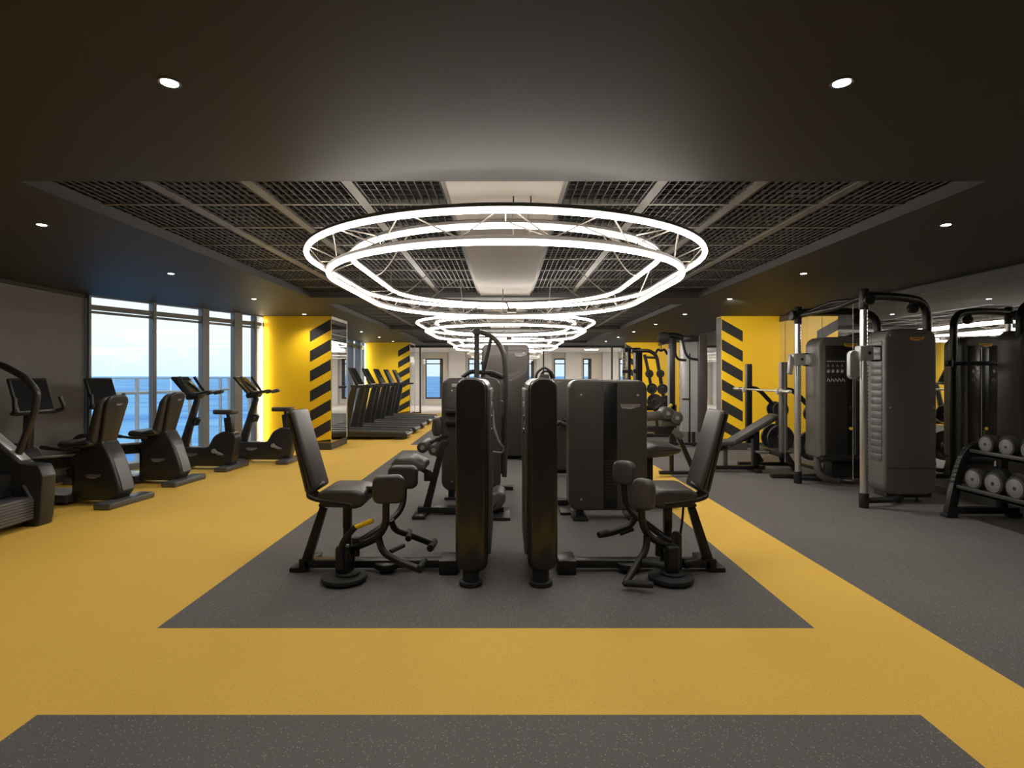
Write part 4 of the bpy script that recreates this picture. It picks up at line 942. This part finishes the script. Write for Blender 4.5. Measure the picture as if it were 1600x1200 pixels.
rb = recumbent(); rb.location = (-4.53, 6.78, 0); rb.rotation_euler = (0, 0, -.10); rb['label'] = 'black recumbent bike nearest the camera, beside the slatted treadmill'
place_copy(rb, (-4.56, 8.08, 0), 'black recumbent bike farther back, in front of the first window mullion', -.06)
def upright():
    t = T('upright_bike', 'x', 'exercise bike', (0, 0, 0), 'upright bikes facing the left windows')
    stab(t, 0, .36, 'rear_stabiliser'); stab(t, -.84, .22, 'front_stabiliser')
    b = bmn(); prism(b, [(-.90, .05), (.02, .05), (.06, .16), (.12, .50), (.08, .60), (-.12, .62), (-.26, .54), (-.36, .36), (-.88, .36), (-.94, .22)], 'y', -.10, .10, .025, 3, rc=.05); h = P('housing', b, M_BIKE, t)
    logo(h, V(-.62, -.104, .24), .2)
    b = bmn(); beam(b, (-.86, 0, .20), (-.58, 0, 1.14), .10, .15, .025, (1, 0, 0), .09, .08); P('console_column', b, M_BIKE, t)
    b = bmn(); box(b, (-.70, -.05, .80), (-.56, .05, .84), .01); box(b, (-.73, -.05, .70), (-.60, .05, .74), .01); tube(b, [(-.60, 0, .72), (-.56, 0, .82)], .04, 8); P('bottle_holder', b, M_BLKP, t)
    c = console(t, -.76, 1.36, -.72, .44, .38)
    b = bmn(); prism(b, [(-.72, 1.12), (-.52, 1.14), (-.50, 1.22), (-.60, 1.26), (-.74, 1.2)], 'y', -.10, .10, .02, 2, rc=.03); P('console_neck', b, M_BIKE, t)
    b = bmn()
    for s in (-1, 1): tube(b, [(-.56, s*.05, 1.2), (-.56, s*.20, 1.22), (-.68, s*.22, 1.36), (-.76, s*.20, 1.50)], .023, 8, rf=.06); tube(b, [(-.56, s*.18, 1.22), (-.40, s*.22, 1.24), (-.28, s*.22, 1.27), (-.24, s*.16, 1.25), (-.36, s*.10, 1.22)], .021, 8, rf=.05)
    P('handlebar', b, M_BLKP, t)
    b = bmn(); beam(b, (-.03, 0, .55), (-.06, 0, .84), .10, .13, .02, (1, 0, 0)); beam(b, (-.06, 0, .82), (-.07, 0, .90), .04, .05, .01, (1, 0, 0)); P('seat_post', b, M_BIKE, t)
    b = bmn(); prism(b, [(-.24, .055), (-.20, .07), (.06, .12), (.12, .10), (.12, -.10), (.06, -.12), (-.20, -.07), (-.24, -.055)], 'z', .89, .965, .02, 3, rc=.04)
    b.transform(Matrix.Translation((-.06, 0, 0))); P('seat', b, M_PAD, t)
    for s in (-1, 1):
        b = bmn(); c = V(-.24, s*.12, .30); e_ = c+V(-.15*s, 0, .07*s); beam(b, c, e_, .022, .045, .008); cyl(b, c-V(0, .02, 0), c+V(0, .02, 0), .035, 14, .004); k_ = P('crank', b, M_SILV, t)
        b = bmn(); box(b, e_+V(-.05, min(s*.02, s*.12), -.015), e_+V(.05, max(s*.02, s*.12), .015), .006); P('pedal', b, M_BLKP, k_)
    return t
ub = upright(); ub.location = (-4.47, 9.3, 0); ub.rotation_euler = (0, 0, -.05); ub['label'] = 'black upright bike between the farther recumbent bike and the last window panes'
place_copy(ub, (-3.82, 10.05, 0), 'black upright bike standing in front of the nearer left yellow column', 0)
# ------------------------------------------------------------------ stair climber at the left edge
t = T('stair_climber', 'black stair climber with ribbed steps and bent tube handrail at the left edge', 'exercise machine', (-5.3, 5.3, 0))
F = lambda px, py, Y=5.8: at(px, py, Y)
for y0, y1 in ((5.72, 5.90), (4.55, 4.73)):
    b = bmn(); prism(b, [(-4.90, .02), (-4.70, .0), (-4.68, .10), (-4.655, .50), (-4.70, .615), (-4.88, .63), (-5.55, 1.18), (-6.2, 1.2), (-6.2, .05)], 'y', y0, y1, .012, 3, rc=.02); h = P('side_housing', b, M_BIKE, t)
    b = bmn(); beam(b, (-4.90, (y0+y1)/2, .655), (-5.55, (y0+y1)/2, 1.20), .12, .025, .008); P('foot_rail', b, M_SILV, h)
    b = bmn(); tube(b, [V(F(px, py).x, (y0+y1)/2, F(px, py).z) for px, py in ((-90, 556), (-40, 560), (5, 572), (38, 590), (57, 612), (53, 645), (22, 722))], .034, 12, rf=.055); P('handrail', b, M_BIKE, t)
for k in range(4):
    x = -4.73-.22*k; z = .08+.23*k
    b = bmn(); box(b, (x-.24, 4.74, z+.19), (x-.01, 5.71, z+.225), .006); box(b, (x-.03, 4.74, z), (x-.012, 5.71, z+.2), .003)
    for j in range(7): box(b, (x-.016, 4.74, z+.012+j*.027), (x, 5.71, z+.027+j*.027), .003)
    P('step', b, M_BIKEG if k == 0 else M_BIKE, t)
b = bmn(); box(b, (-6.2, 4.74, .03), (-4.85, 5.71, .09), .01); P('base_frame', b, M_BLKP, t)
b = bmn(); beam(b, (-5.9, 4.9, 1.1), (-5.9, 5.5, 1.1), .3, .3, .03); beam(b, (-5.9, 5.2, 1.1), (-5.8, 5.2, 1.5), .3, .08, .02); P('front_column', b, M_BIKE, t)
b = bmn(); beam(b, V(-4.84, 5.71, .42), V(-4.74, 5.71, .25), .03, .02, .004); P('brake_lever', b, M_BIKEG, t)
